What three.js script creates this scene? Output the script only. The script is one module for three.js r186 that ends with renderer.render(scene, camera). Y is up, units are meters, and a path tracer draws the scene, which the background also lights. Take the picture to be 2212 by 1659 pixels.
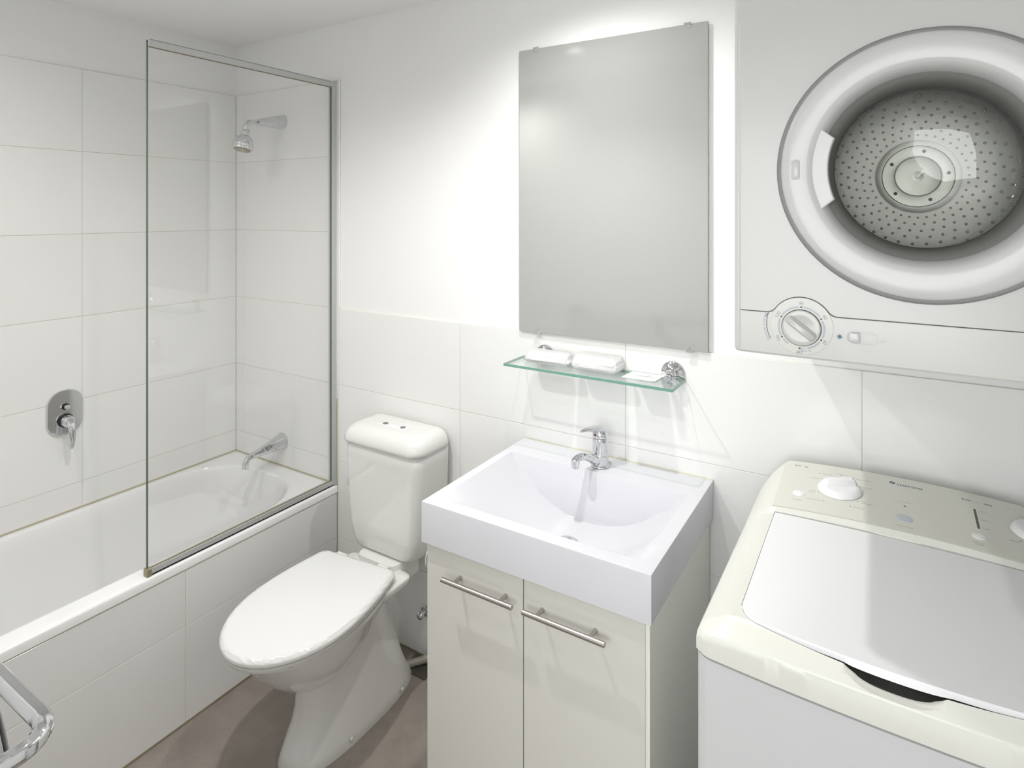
import * as THREE from 'three';
import { RoundedBoxGeometry } from 'three/addons/geometries/RoundedBoxGeometry.js';
import { RectAreaLightUniformsLib } from 'three/addons/lights/RectAreaLightUniformsLib.js';
import { mergeGeometries, mergeVertices, toCreasedNormals } from 'three/addons/utils/BufferGeometryUtils.js';

// ───────────────────────── camera, exposure, lights ─────────────────────────
const scene = new THREE.Scene();
scene.background = new THREE.Color(0x000000);
const CAM = new THREE.Vector3(0, 1.581, 1.68);
const camera = new THREE.PerspectiveCamera(64.447, 2212 / 1659, 0.05, 30);
camera.position.copy(CAM);
camera.rotation.y = THREE.MathUtils.degToRad(31.736);
camera.setViewOffset(2212, 1659, 0, 372.5, 2212, 1659);      // shift lens: verticals stay vertical
camera.updateProjectionMatrix();
const renderer = new THREE.WebGLRenderer({ antialias: true });
renderer.toneMapping = THREE.LinearToneMapping;
renderer.toneMappingExposure = 0.41;
renderer.shadowMap.enabled = true;
const CEIL = 2.322;
const LAMPS = [[-0.72, 0.37, 7.6, 75, 1], [-1.22, 0.86, 11.2, 72.5, 0.95], [-1.86, 1.22, 4.6, 83, 0.9]];          // ceiling downlights: x, z, candela, beam half angle, softness
const WINDOW = { x: -0.2, y: 1.45, w: 1.5, h: 1.3, nits: 6.2 };   // curtained window of the room behind the doorway
RectAreaLightUniformsLib.init();

// ───────────────────────── helpers ─────────────────────────
const D2R = Math.PI / 180;
const clamp = (v, a = 0, b = 1) => Math.min(b, Math.max(a, v));
const sstep = (a, b, v) => { const t = clamp((v - a) / (b - a)); return t * t * (3 - 2 * t); };
const lerp = (a, b, t) => a + (b - a) * t;
let seed = 7; const rnd = () => { seed = (seed * 16807) % 2147483647; return seed / 2147483647; };
const V = (x, y, z) => new THREE.Vector3(x, y, z);

function std(hex, rough = 0.5, extra = {}) { return new THREE.MeshPhysicalMaterial({ color: new THREE.Color(hex), roughness: rough, metalness: 0, side: THREE.DoubleSide, ...extra }); }
const taken = {};
function numbered(n) { taken[n] = (taken[n] ?? -1) + 1; return taken[n] ? `${n}_${String(taken[n]).padStart(3, '0')}` : n; }
function obj(name, geo, mat, parent) {
  const m = new THREE.Mesh(Array.isArray(geo) ? merge(geo) : geo, mat);
  if (parent) { m.name = name; parent.add(m); } else { m.name = numbered(name); scene.add(m); }
  return m;
}
function merge(list) { return mergeGeometries(list.map(g => { const c = g.index ? g.toNonIndexed() : g.clone(); for (const k of Object.keys(c.attributes)) if (!['position', 'normal', 'uv'].includes(k)) c.deleteAttribute(k); if (!c.attributes.uv) c.setAttribute('uv', new THREE.BufferAttribute(new Float32Array(c.attributes.position.count * 2), 2)); if (!c.attributes.normal) c.computeVertexNormals(); return c; })); }
function thing(name, label, category, pos = [0, 0, 0], group) {
  const o = new THREE.Group(); o.name = numbered(name); o.position.set(...pos); scene.add(o);
  o.userData = { label, category }; if (group) o.userData.group = group; return o;
}
function tag(o, label, category, group) { o.userData.label = label; o.userData.category = category; if (group) o.userData.group = group; return o; }
function struct(name, geo, mat, label) { const m = obj(name, geo, mat); m.userData.kind = 'structure'; if (label) m.userData.label = label; return m; }
function boxg(x0, x1, y0, y1, z0, z1, r = 0) {
  const w = x1 - x0, h = y1 - y0, d = z1 - z0;
  const g = r > 0 ? new RoundedBoxGeometry(w, h, d, 3, Math.min(r, w / 2.01, h / 2.01, d / 2.01)) : new THREE.BoxGeometry(w, h, d);
  return g.translate((x0 + x1) / 2, (y0 + y1) / 2, (z0 + z1) / 2);
}
function lathe(pts, seg = 40) { return new THREE.LatheGeometry(pts.map(p => new THREE.Vector2(p[0], p[1])), seg); }
function latheDir(pts, dir, at, seg = 40) {      // profile (r, along) turned to run along dir from at
  const g = lathe(pts, seg); const q = new THREE.Quaternion().setFromUnitVectors(V(0, 1, 0), dir.clone().normalize());
  g.applyQuaternion(q); return g.translate(at.x, at.y, at.z);
}
function cyl(a, b, r, seg = 24, bev = 0.0006) {
  const d = b.clone().sub(a), L = d.length();
  return latheDir([[0, 0], [r - bev, 0], [r, bev], [r, L - bev], [r - bev, L], [0, L]], d, a, seg);
}
function sweep(pts, rad, seg = 20, n = 48, closedEnds = true, flat = 1) {      // tube with a varying radius
  const curve = new THREE.CatmullRomCurve3(pts, false, 'centripetal');
  const fr = curve.computeFrenetFrames(n, false), pos = [], idx = [];
  for (let i = 0; i <= n; i++) {
    const p = curve.getPointAt(i / n), t = i / n * (rad.length - 1), k = Math.min(rad.length - 2, Math.floor(t)), r = lerp(rad[k], rad[k + 1], t - k);
    for (let j = 0; j <= seg; j++) { const a = j / seg * Math.PI * 2; const v = p.clone().addScaledVector(fr.normals[i], Math.cos(a) * r).addScaledVector(fr.binormals[i], Math.sin(a) * r * flat); pos.push(v.x, v.y, v.z); }
  }
  for (let i = 0; i < n; i++) for (let j = 0; j < seg; j++) { const a = i * (seg + 1) + j, b = a + seg + 1; idx.push(a, b, a + 1, b, b + 1, a + 1); }
  if (closedEnds) for (const [i, s] of [[0, 1], [n, -1]]) { const p = curve.getPointAt(i / n), c = pos.length / 3; pos.push(p.x, p.y, p.z); for (let j = 0; j < seg; j++) { const a = i * (seg + 1) + j; s > 0 ? idx.push(c, a, a + 1) : idx.push(c, a + 1, a); } }
  const g = new THREE.BufferGeometry(); g.setAttribute('position', new THREE.Float32BufferAttribute(pos, 3)); g.setIndex(idx);
  return toCreasedNormals(g, 0.9);
}
function loft(rings, { capStart = true, capEnd = true, crease = 0.8 } = {}) {      // rings of equal length, closed
  const n = rings[0].length, pos = [], idx = [];
  for (const r of rings) for (const p of r) pos.push(p[0], p[1], p[2]);
  for (let i = 0; i < rings.length - 1; i++) for (let j = 0; j < n; j++) { const a = i * n + j, b = i * n + (j + 1) % n, c = a + n, d = b + n; idx.push(a, b, c, b, d, c); }
  const cap = (i, flip) => { const c = pos.length / 3; let s = [0, 0, 0]; for (const p of rings[i]) for (let k = 0; k < 3; k++) s[k] += p[k] / n; pos.push(...s); for (let j = 0; j < n; j++) { const a = i * n + j, b = i * n + (j + 1) % n; flip ? idx.push(c, b, a) : idx.push(c, a, b); } };
  if (capStart) cap(0, true); if (capEnd) cap(rings.length - 1, false);
  const g = new THREE.BufferGeometry(); g.setAttribute('position', new THREE.Float32BufferAttribute(pos, 3)); g.setIndex(idx);
  return toCreasedNormals(g, crease);
}
function gridGeo(us, vs, fn, crease = 0.7, uvfn) {
  const pos = [], idx = [], uv = [], nv = vs.length;
  us.forEach(u => vs.forEach(v => { const p = fn(u, v); pos.push(p[0], p[1], p[2]); const t = uvfn ? uvfn(u, v) : [u, v]; uv.push(t[0], t[1]); }));
  for (let i = 0; i < us.length - 1; i++) for (let j = 0; j < nv - 1; j++) { const a = i * nv + j, b = a + nv; idx.push(a, a + 1, b, b, a + 1, b + 1); }
  const g = new THREE.BufferGeometry(); g.setAttribute('position', new THREE.Float32BufferAttribute(pos, 3)); g.setAttribute('uv', new THREE.Float32BufferAttribute(uv, 2)); g.setIndex(idx);
  return crease ? toCreasedNormals(g, crease) : (g.computeVertexNormals(), g);
}
const span = (a, b, n) => Array.from({ length: n + 1 }, (_, i) => lerp(a, b, i / n));
function merged1(...lists) { return [...new Set(lists.flat().map(v => Math.round(v * 1e6) / 1e6))].sort((a, b) => a - b); }
function perimeter(us, vs) { const p = []; for (const u of us) p.push([u, vs[0]]); for (const v of vs.slice(1)) p.push([us[us.length - 1], v]); for (const u of us.slice(0, -1).reverse()) p.push([u, vs[vs.length - 1]]); for (const v of vs.slice(1, -1).reverse()) p.push([us[0], v]); return p; }
function rrect(x0, x1, z0, z1, r, n = 8) {      // rounded rectangle in plan, r = [x0z0, x1z0, x1z1, x0z1]
  if (typeof r === 'number') r = [r, r, r, r];
  const out = [], c = [[x0 + r[0], z0 + r[0], 180], [x1 - r[1], z0 + r[1], 270], [x1 - r[2], z1 - r[2], 0], [x0 + r[3], z1 - r[3], 90]];
  c.forEach(([cx, cz, a0], k) => { for (let i = 0; i <= n; i++) { const a = (a0 + 90 * i / n) * D2R; out.push([cx + r[k] * Math.cos(a), cz + r[k] * Math.sin(a)]); } });
  return out;
}
function shapeXZ(pts) { return new THREE.Shape(pts.map(p => new THREE.Vector2(p[0], p[1]))); }
function canvasTex(w, h, draw) { const c = document.createElement('canvas'); c.width = w; c.height = h; draw(c.getContext('2d'), w, h); const t = new THREE.CanvasTexture(c); t.colorSpace = THREE.SRGBColorSpace; t.anisotropy = 8; return t; }
function noiseTex(size, lo, hi, cells, sd) {      // tiling value noise in grey
  let s = sd; const r = () => { s = (s * 16807) % 2147483647; return s / 2147483647; };
  const data = new Uint8Array(size * size * 4), layers = cells.map(n => ({ n, v: Array.from({ length: n * n }, r) }));
  for (let y = 0; y < size; y++) for (let x = 0; x < size; x++) {
    let a = 0, wsum = 0; layers.forEach(({ n, v }, k) => { const fx = x / size * n, fy = y / size * n, ix = Math.floor(fx), iy = Math.floor(fy), tx = sstep(0, 1, fx - ix), ty = sstep(0, 1, fy - iy), g = (i, j) => v[(j % n) * n + i % n], w = 1 / (k + 1); a += w * lerp(lerp(g(ix, iy), g(ix + 1, iy), tx), lerp(g(ix, iy + 1), g(ix + 1, iy + 1), tx), ty); wsum += w; });
    const q = Math.round(lerp(lo, hi, a / wsum)), o = (y * size + x) * 4; data[o] = data[o + 1] = data[o + 2] = q; data[o + 3] = 255;
  }
  const t = new THREE.DataTexture(data, size, size); t.wrapS = t.wrapT = THREE.RepeatWrapping; t.magFilter = THREE.LinearFilter; t.minFilter = THREE.LinearFilter; t.needsUpdate = true; return t;
}

// ───────────────────────── materials ─────────────────────────
const M = {};
M.plaster = std('#f7f7f6', 0.75);
M.ceiling = std('#f8f8f7', 0.85);
M.tile = [std('#f2f2f0', 0.16), std('#f1f1ef', 0.18), std('#f3f3f1', 0.17)];
M.grout = std('#e0dccd', 0.9);
M.sealant = std('#c6bd9f', 0.7);
const floorTex = noiseTex(512, 205, 255, [6, 24, 96], 11); floorTex.colorSpace = THREE.SRGBColorSpace;
M.floor = std('#9c928a', 0.42, { map: floorTex });
M.chrome = std('#d9dadd', 0.06, { metalness: 1 });
M.steel = std('#b9b6b2', 0.3, { metalness: 1 });
M.alu = std('#cacbcb', 0.42, { metalness: 0.35 });
M.ceramic = std('#e6e6e3', 0.08, { clearcoat: 0.6, clearcoatRoughness: 0.04 });
M.seat = std('#e2e2e0', 0.14);
M.basin = std('#d9d9de', 0.12);
M.bath = std('#f1f1f0', 0.14);
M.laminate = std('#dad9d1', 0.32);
M.laminateSideLifted = std('#f4f5ea', 0.3);  // cabinet laminate painted paler here to make up for the dim gap beside the washer
M.dark = std('#161614', 0.6);
M.rust = std('#8a7f63', 0.7);
M.brass = std('#a39a80', 0.5, { metalness: 0.5 });
M.enamel = std('#d0d1d2', 0.2);
M.cream = std('#dfdfd7', 0.28);
M.lidwhite = std('#ececee', 0.18);
M.plasticW = std('#ececec', 0.2);
M.dryW = std('#cdcdca', 0.22);
M.dryDoor = std('#d0d0cf', 0.2);
M.dryCtl = std('#cfcfcb', 0.2);
M.rubber = std('#6a6a66', 0.55);
M.gasket = std('#8b8c8a', 0.45);
M.drum = std('#706f6b', 0.36, { metalness: 1 });
M.dimple = std('#c4c4bd', 0.35, { metalness: 0.15 });  // paler than the drum steel: the light caught by the bumps is in the colour
M.drumHub = std('#8f8f88', 0.38, { metalness: 0.7 });
M.glass = new THREE.MeshPhysicalMaterial({ color: new THREE.Color('#ffffff'), roughness: 0, transmission: 1, thickness: 0, ior: 1.5, side: THREE.DoubleSide });
M.clear = new THREE.MeshPhysicalMaterial({ color: new THREE.Color('#fbfdfb'), roughness: 0, transmission: 1, thickness: 0, ior: 1.5, side: THREE.DoubleSide });
M.glassEdge = std('#5d6b60', 0.25);
M.shelfGlass = new THREE.MeshPhysicalMaterial({ color: new THREE.Color('#fbfefc'), roughness: 0, transmission: 1, thickness: 0, ior: 1.5, side: THREE.DoubleSide });
M.shelfEdge = std('#8fbfaf', 0.12, { transmission: 0.35 });
M.mirror = std('#c4c5c2', 0.1, { metalness: 0.5 });
M.mirrorEdge = std('#8f9488', 0.35);
const terryBump = noiseTex(256, 0, 255, [64, 128], 5); terryBump.repeat.set(14, 14);
M.terry = std('#f5f5f4', 0.95, { bumpMap: terryBump, bumpScale: 0.0015, sheen: 0.4, sheenRoughness: 0.6, sheenColor: new THREE.Color(1, 1, 1) });
M.flush = std('#8d8f92', 0.3, { metalness: 0.6 });
M.startBtn = std('#c3cbd2', 0.25);
M.knob = std('#efeff0', 0.16);
M.dryKnob = std('#c9c9c5', 0.12);
M.ledOff = std('#24221f', 0.2);
M.curtainGlow = new THREE.MeshStandardMaterial({ color: 0xf0f0f0, emissive: new THREE.Color(0.97, 0.99, 1), emissiveIntensity: 7, side: THREE.DoubleSide });
M.lampGlow = new THREE.MeshStandardMaterial({ color: 0xffffff, emissive: new THREE.Color(1, 0.98, 0.94), emissiveIntensity: 4 });

// ───────────────────────── room shell ─────────────────────────
const XL = -2.5, XR = 0.37, ZF = 1.5;
function tileGeo(w, h, t = 0.006, c = 0.0007) {
  const a = w / 2, b = h / 2, R = [[[-a, -b, -t], [a, -b, -t], [a, b, -t], [-a, b, -t]], [[-a, -b, -c], [a, -b, -c], [a, b, -c], [-a, b, -c]], [[-a + c, -b + c, 0], [a - c, -b + c, 0], [a - c, b - c, 0], [-a + c, b - c, 0]]];
  const p = [], q = (A, B, C, D) => p.push(...A, ...B, ...C, ...A, ...C, ...D);
  for (let k = 0; k < 2; k++) for (let i = 0; i < 4; i++) q(R[k][i], R[k][(i + 1) % 4], R[k + 1][(i + 1) % 4], R[k + 1][i]);
  q(...R[2]); const g = new THREE.BufferGeometry(); g.setAttribute('position', new THREE.Float32BufferAttribute(p, 3)); g.computeVertexNormals(); return g;
}
const tileCache = {}; let tileN = 0; const GAP = 0.0013;
function tile(parent, c0, c1, y0, y1, place) {      // place(mesh, centre along wall, centre height)
  const w = c1 - c0 - GAP, h = y1 - y0 - GAP, k = w.toFixed(4) + '/' + h.toFixed(4);
  const g = tileCache[k] ??= tileGeo(w, h);
  const m = obj('tile', g, M.tile[tileN++ % 3], parent); place(m, (c0 + c1) / 2, (y0 + y1) / 2); return m;
}
const T6 = 0.006;
// floor
{
  const g = new THREE.BoxGeometry(XR - XL + 0.4, 0.1, 3.6 + 0.4); g.translate((XL + XR) / 2, -0.05, 1.8);
  const uv = g.attributes.uv, p = g.attributes.position; for (let i = 0; i < uv.count; i++) uv.setXY(i, p.getX(i) * 1.3, p.getZ(i) * 1.3);
  struct('floor', g, M.floor, 'grey brown sheet vinyl floor');
}
struct('ceiling', boxg(XL - 0.2, XR + 0.2, CEIL, CEIL + 0.12, -0.2, 3.6), M.ceiling, 'flat white painted ceiling');
// back wall
const JX = [-2.5, -2.4425, -1.8455, -1.2485, -0.6515, -0.0545, XR];
const wallBack = struct('wall_back', boxg(XL - 0.15, XR + 0.15, 0, CEIL, -0.15, -T6), M.plaster, 'white plaster wall with tiled lower half');
obj('grout', [boxg(-1.8455, XR, 0, 1.2, -T6, -0.0018), boxg(XL, -1.8455, 0, 2.1, -T6, -0.0018)], M.grout, wallBack);
for (let i = 0; i < 6; i++) for (let r = 0; r < 7; r++) {
  if (i >= 2 && r >= 4) continue; if (i < 2 && r < 1) continue;
  tile(wallBack, JX[i], JX[i + 1], i < 2 && r === 1 ? 0.509 : r * 0.3, (r + 1) * 0.3, (m, c, y) => m.position.set(c, y, 0));
}
// left wall
const wallLeft = struct('wall_left', boxg(XL - 0.15, XL - T6, 0, CEIL, -0.15, ZF + 0.1), M.plaster, 'white wall tiled above the bath');
obj('grout', boxg(XL - T6, XL - 0.0018, 0, 2.1, 0, ZF), M.grout, wallLeft);
const JZ = [0, 0.615, 1.215, ZF];
for (let i = 0; i < 3; i++) for (let r = 1; r < 7; r++) tile(wallLeft, JZ[i], JZ[i + 1], r === 1 ? 0.509 : r * 0.3, (r + 1) * 0.3, (m, c, y) => { m.rotation.y = Math.PI / 2; m.position.set(XL, y, c); });
// right wall, and the wall with the doorway the photograph is taken from
struct('wall_right', boxg(XR, XR + 0.15, 0, CEIL, -0.15, 3.6), M.plaster, 'plain white wall beside the laundry machines');
struct('wall_front', [boxg(XL - 0.15, -0.64, 0, CEIL, ZF, ZF + 0.11), boxg(0.30, XR, 0, CEIL, ZF, ZF + 0.11), boxg(-0.64, 0.30, 2.08, CEIL, ZF, ZF + 0.11)], M.plaster, 'white wall with the doorway');
struct('wall_hall', [boxg(-1.6, XR + 0.15, 0, CEIL, 3.45, 3.6), boxg(-1.75, -1.6, 0, CEIL, ZF + 0.11, 3.6)], M.plaster, 'white hallway wall outside the doorway');
// bath front: tiled apron
const XA = -1.848;
const apron = struct('wall_bath', boxg(XA - 0.04, XA - T6, 0, 0.474, 0, ZF), M.plaster, 'tiled front panel of the bath');
obj('grout', boxg(XA - T6, XA - 0.0018, 0.002, 0.474, 0, ZF), M.grout, apron);
const JA = [0.002, 0.61, 1.21, ZF];
for (let i = 0; i < 3; i++) for (const [y0, y1] of [[0.003, 0.3], [0.3, 0.472]]) tile(apron, JA[i], JA[i + 1], y0, y1, (m, c, y) => { m.rotation.y = Math.PI / 2; m.position.set(XA, y, c); });
struct('trim_1', [boxg(XA - 0.001, XA + 0.0025, 0, 0.0035, 0, ZF), boxg(XA, -0.4, 0, 0.004, 0, 0.003)], M.rust, 'brown stained sealant line along the floor');
struct('trim_2', [boxg(XL, -1.87, 0.506, 0.5095, -0.001, 0.0028), boxg(XL - 0.001, XL + 0.0028, 0.506, 0.5095, 0, ZF)], M.sealant, 'yellowed sealant bead between bath and tiles');

// ───────────────────────── lamps ─────────────────────────
function downlight(x, z, cd, cone, soft, label) {
  const t = thing('ceiling_downlight', label, 'downlight', [x, CEIL, z], 'ceiling downlights');
  obj('rim', lathe([[0.036, -0.001], [0.047, -0.0005], [0.047, -0.004], [0.044, -0.006], [0.037, -0.005], [0.036, -0.001]], 36), M.plasticW, t);
  obj('lens', new THREE.CylinderGeometry(0.035, 0.035, 0.002, 36).translate(0, -0.0025, 0), M.lampGlow, t);
  const s = new THREE.SpotLight(new THREE.Color(1, 0.99, 0.972), cd, 0, cone * D2R, soft, 2);
  s.position.set(0, -0.008, 0); s.target.position.set(0, -1, 0); s.castShadow = true; s.shadow.radius = 1.1; s.shadow.mapSize.set(2048, 2048); s.shadow.bias = -0.0005;
  t.add(s); t.add(s.target); return t;
}
downlight(...LAMPS[0], 'round recessed downlight in the ceiling above the wash basin');
downlight(...LAMPS[1], 'round recessed downlight in the ceiling in front of the toilet');
downlight(...LAMPS[2], 'round recessed downlight in the ceiling over the open end of the bath');
{
  const W = WINDOW, z = 3.45, t = new THREE.Group(); t.name = 'window_1'; t.position.set(W.x, W.y, z); t.userData = { kind: 'structure', label: 'curtained window of the room behind the doorway' }; scene.add(t);
  obj('window_frame', [boxg(-W.w / 2 - 0.05, W.w / 2 + 0.05, W.h / 2, W.h / 2 + 0.05, -0.03, 0), boxg(-W.w / 2 - 0.05, W.w / 2 + 0.05, -W.h / 2 - 0.05, -W.h / 2, -0.03, 0), boxg(-W.w / 2 - 0.05, -W.w / 2, -W.h / 2, W.h / 2, -0.03, 0), boxg(W.w / 2, W.w / 2 + 0.05, -W.h / 2, W.h / 2, -0.03, 0)], M.plasticW, t);
  obj('lit_curtain', gridGeo(span(-W.w / 2, W.w / 2, 120), [-W.h / 2, W.h / 2], (x, y) => [x, y, -0.012 - 0.006 * Math.sin(x * 70)], 0), M.curtainGlow, t);
  const l = new THREE.RectAreaLight(new THREE.Color(0.97, 0.99, 1), W.nits, W.w, W.h); l.position.set(0, 0, -0.04); l.rotation.y = 0; t.add(l);      // faces -z, into the room
}

// ───────────────────────── bathtub ─────────────────────────
{
  const t = thing('bathtub', 'white built-in bathtub with a tiled front', 'bathtub', [0, 0, 0]);
  const RIM = 0.505, ix0 = -2.468, ix1 = -1.915, iz0 = 0.075, iz1 = 1.43, cr = 0.215;
  const inside = (x, z) => { const cx = (ix0 + ix1) / 2, cz = (iz0 + iz1) / 2, hx = (ix1 - ix0) / 2 - cr, hz = (iz1 - iz0) / 2 - cr, qx = Math.abs(x - cx) - hx, qz = Math.abs(z - cz) - hz; return cr - (Math.hypot(Math.max(qx, 0), Math.max(qz, 0)) + Math.min(Math.max(qx, qz), 0)); };
  const f = (x, z) => { const d = inside(x, z); if (d <= 0) return RIM - 0.002 * sstep(-0.01, 0, d) * 0; const e = Math.max(0.012, 0.07 + 0.16 * sstep(0.75, 1.43, z)); const k = clamp(d / (e * 2.1)); return RIM - 0.39 * (1 - Math.pow(1 - k, 2.6)) * sstep(0, 0.022, d); };
  const xs = merged1(span(XL + 0.001, -1.866, 90), [-1.8645, -1.8625]), zs = span(0.001, ZF - 0.001, 150);
  const top = gridGeo(xs, zs, (x, z) => [x, f(x, z), z], 0);
  const prof = [[-1.8625, RIM], [-1.856, RIM - 0.0003], [-1.8515, RIM - 0.0015], [-1.848, RIM - 0.0045], [-1.8465, RIM - 0.008], [-1.8452, 0.477], [-1.8475, 0.475], [-1.862, 0.475]];
  const lip = gridGeo(prof.map((_, i) => i), [0.001, ZF - 0.001], (i, z) => [prof[i][0], prof[i][1], z], 0.9);
  obj('tub', [top, lip], M.bath, t);
}
// bath spout, shower arm, bath mixer
{
  const t = thing('bath_spout', 'chrome tapered bath spout on the tiled end wall', 'spout', [-2.18, 0.612, 0]);
  obj('flange', latheDir([[0, 0], [0.0335, 0], [0.034, 0.004], [0.032, 0.008], [0, 0.008]], V(0, 0, 1), V(0, 0, 0), 36), M.chrome, t);
  obj('tube', sweep([V(0, 0, 0.004), V(0, -0.0065, 0.06), V(0, -0.012, 0.11), V(0, -0.0165, 0.15), V(0, -0.021, 0.164), V(0, -0.03, 0.171), V(0, -0.056, 0.1755)], [0.032, 0.0268, 0.0215, 0.0165, 0.0135, 0.013, 0.013], 28, 70), M.chrome, t);
}
{
  const t = thing('wall_shower', 'chrome wall shower arm with a round bell head', 'shower', [-2.18, 1.957, 0]);
  obj('arm', sweep([V(0, 0, 0.001), V(0, -0.006, 0.06), V(0, -0.016, 0.13), V(0, -0.022, 0.162), V(0, -0.032, 0.173), V(0, -0.055, 0.1715)], [0.030, 0.0255, 0.0205, 0.0155, 0.0118, 0.0112, 0.0112], 28, 70), M.chrome, t);
  const dir = V(0, -1, 0.22).normalize(), at = V(0, -0.05, 0.1712);
  obj('swivel_joint', latheDir([[0, 0], [0.0135, 0], [0.0135, 0.008], [0.0165, 0.009], [0.0165, 0.024], [0.014, 0.026], [0, 0.026]], dir, at), M.chrome, t);
  obj('bell', latheDir([[0, 0.022], [0.015, 0.022], [0.022, 0.027], [0.032, 0.037], [0.0385, 0.05], [0.0405, 0.062], [0.041, 0.0655], [0.0398, 0.0665], [0.0405, 0.0675], [0.041, 0.078], [0.038, 0.082], [0, 0.082]], dir, at, 48), M.chrome, t);
  const face = obj('spray_face', latheDir([[0, 0.082], [0.032, 0.082], [0.031, 0.085], [0, 0.085]], dir, at, 36), std('#b5b09a', 0.5), t);
  const q = new THREE.Quaternion().setFromUnitVectors(V(0, 1, 0), dir), nz = [];
  for (const [r, n] of [[0.027, 16], [0.018, 10]]) for (let i = 0; i < n; i++) { const a = i / n * 2 * Math.PI, p = V(r * Math.cos(a), 0.085, r * Math.sin(a)).applyQuaternion(q).add(at); nz.push(latheDir([[0.0016, 0], [0.0012, 0.003], [0, 0.003]], dir, p, 8)); }
  obj('nozzles', nz, std('#8d8a72', 0.6), face);
}
{
  const t = thing('bath_mixer', 'chrome oval bath mixer plate with button and lever on side wall', 'mixer tap', [XL, 0.866, 0.672]);
  const sh = new THREE.Shape(), hw = 0.056, hh = 0.08, r = 0.05;
  const o = []; for (const [cx, cy, a0] of [[hw - r, hh - r, 0], [-hw + r, hh - r, 90], [-hw + r, -hh + r, 180], [hw - r, -hh + r, 270]]) for (let i = 0; i <= 12; i++) { const a = (a0 + 90 * i / 12) * D2R; o.push(new THREE.Vector2(cx + r * Math.cos(a), cy + r * Math.sin(a))); }
  sh.setFromPoints(o);
  const g = new THREE.ExtrudeGeometry(sh, { depth: 0.0035, bevelEnabled: true, bevelThickness: 0.0025, bevelSize: 0.002, bevelOffset: -0.002, bevelSegments: 4, curveSegments: 8 }); g.rotateY(Math.PI / 2); g.translate(0.0025, 0, 0);
  obj('plate', g, M.chrome, t);
  obj('diverter_collar', latheDir([[0.0105, 0], [0.0115, 0.004], [0.0105, 0.006], [0.009, 0.006]], V(1, 0, 0), V(0.0085, 0.021, 0), 28), M.dark, t);
  obj('diverter_button', latheDir([[0.0085, 0], [0.0085, 0.016], [0.0075, 0.019], [0, 0.0195]], V(1, 0, 0), V(0.0085, 0.021, 0), 28), M.chrome, t);
  obj('pilot_screw', latheDir([[0.0045, 0], [0.004, 0.004], [0, 0.005]], V(1, 0, 0), V(0.0085, 0.024, 0.014), 16), M.chrome, t);
  obj('collar', latheDir([[0.0225, 0], [0.024, 0.006], [0.0225, 0.01], [0.019, 0.01]], V(1, 0, 0), V(0.0085, -0.028, 0), 36), M.dark, t);
  obj('cap', latheDir([[0.0205, 0.004], [0.0205, 0.022], [0.019, 0.03], [0.013, 0.036], [0, 0.038]], V(1, 0, 0), V(0.0085, -0.028, 0), 36), M.chrome, t);
  obj('lever', sweep([V(0.028, -0.022, 0), V(0.045, -0.028, 0), V(0.055, -0.046, 0), V(0.058, -0.075, 0), V(0.058, -0.103, 0), V(0.056, -0.117, 0)], [0.012, 0.0135, 0.0125, 0.011, 0.0105, 0.0095, 0.006], 24, 48, true, 0.85), M.chrome, t);
}
// ───────────────────────── shower screen ─────────────────────────
{
  const X = -1.862, t = thing('shower_screen', 'clear glass shower screen with thin aluminium frame on the bath edge', 'shower screen', [X, 0.505, 0]);
  const G = obj('glass_pane', boxg(-0.0025, 0.0025, 0.019, 1.565, 0.026, 0.716), M.glass, t);
  obj('edge_strip', boxg(-0.0028, 0.0028, 0.019, 1.583, 0.7155, 0.7188), M.glassEdge, G);
  obj('top_channel', [boxg(-0.008, -0.0035, 1.564, 1.586, 0.02, 0.7165, 0.001), boxg(0.0035, 0.008, 1.564, 1.586, 0.02, 0.7165, 0.001), boxg(-0.008, 0.008, 1.583, 1.587, 0.02, 0.7165, 0.001)], M.alu, t);
  obj('top_gasket', boxg(0.0025, 0.006, 1.5615, 1.565, 0.026, 0.7165), M.rust, t);
  obj('bottom_channel', [boxg(-0.009, -0.0035, 0.0005, 0.021, 0.018, 0.712, 0.001), boxg(0.0035, 0.009, 0.0005, 0.021, 0.018, 0.712, 0.001), boxg(-0.009, 0.009, 0.0005, 0.006, 0.018, 0.712, 0.001)], M.alu, t);
  obj('bottom_gasket', boxg(0.0025, 0.0058, 0.021, 0.0235, 0.026, 0.71), M.rust, t);
  obj('end_cap', boxg(-0.0105, 0.0105, -0.0002, 0.0225, 0.708, 0.7225, 0.002), M.brass, t);
  obj('wall_channel', [boxg(-0.010, 0.010, 0.004, 1.588, 0.0005, 0.0235, 0.0015)], M.alu, t);
  obj('wall_gasket', boxg(0.0025, 0.0065, 0.021, 1.565, 0.0235, 0.0275), M.glassEdge, t);
  obj('jamb_channel', boxg(-0.004, 0.0125, 0.0004, 1.590, 0.0002, 0.014, 0.0015), M.alu, t);
  obj('sealant', boxg(0.0125, 0.0155, 0.0, 0.34, 0.0002, 0.003, 0.001), M.sealant, t);
  obj('sealant', boxg(0.0125, 0.0155, 0.34, 1.585, 0.0002, 0.003, 0.001), M.plaster, t);
}
struct('trim_3', boxg(-1.8445, -1.836, 1.2, 2.1, -0.006, 0.0008, 0.002), M.plaster, 'white plaster edge beside the shower screen');

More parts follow.
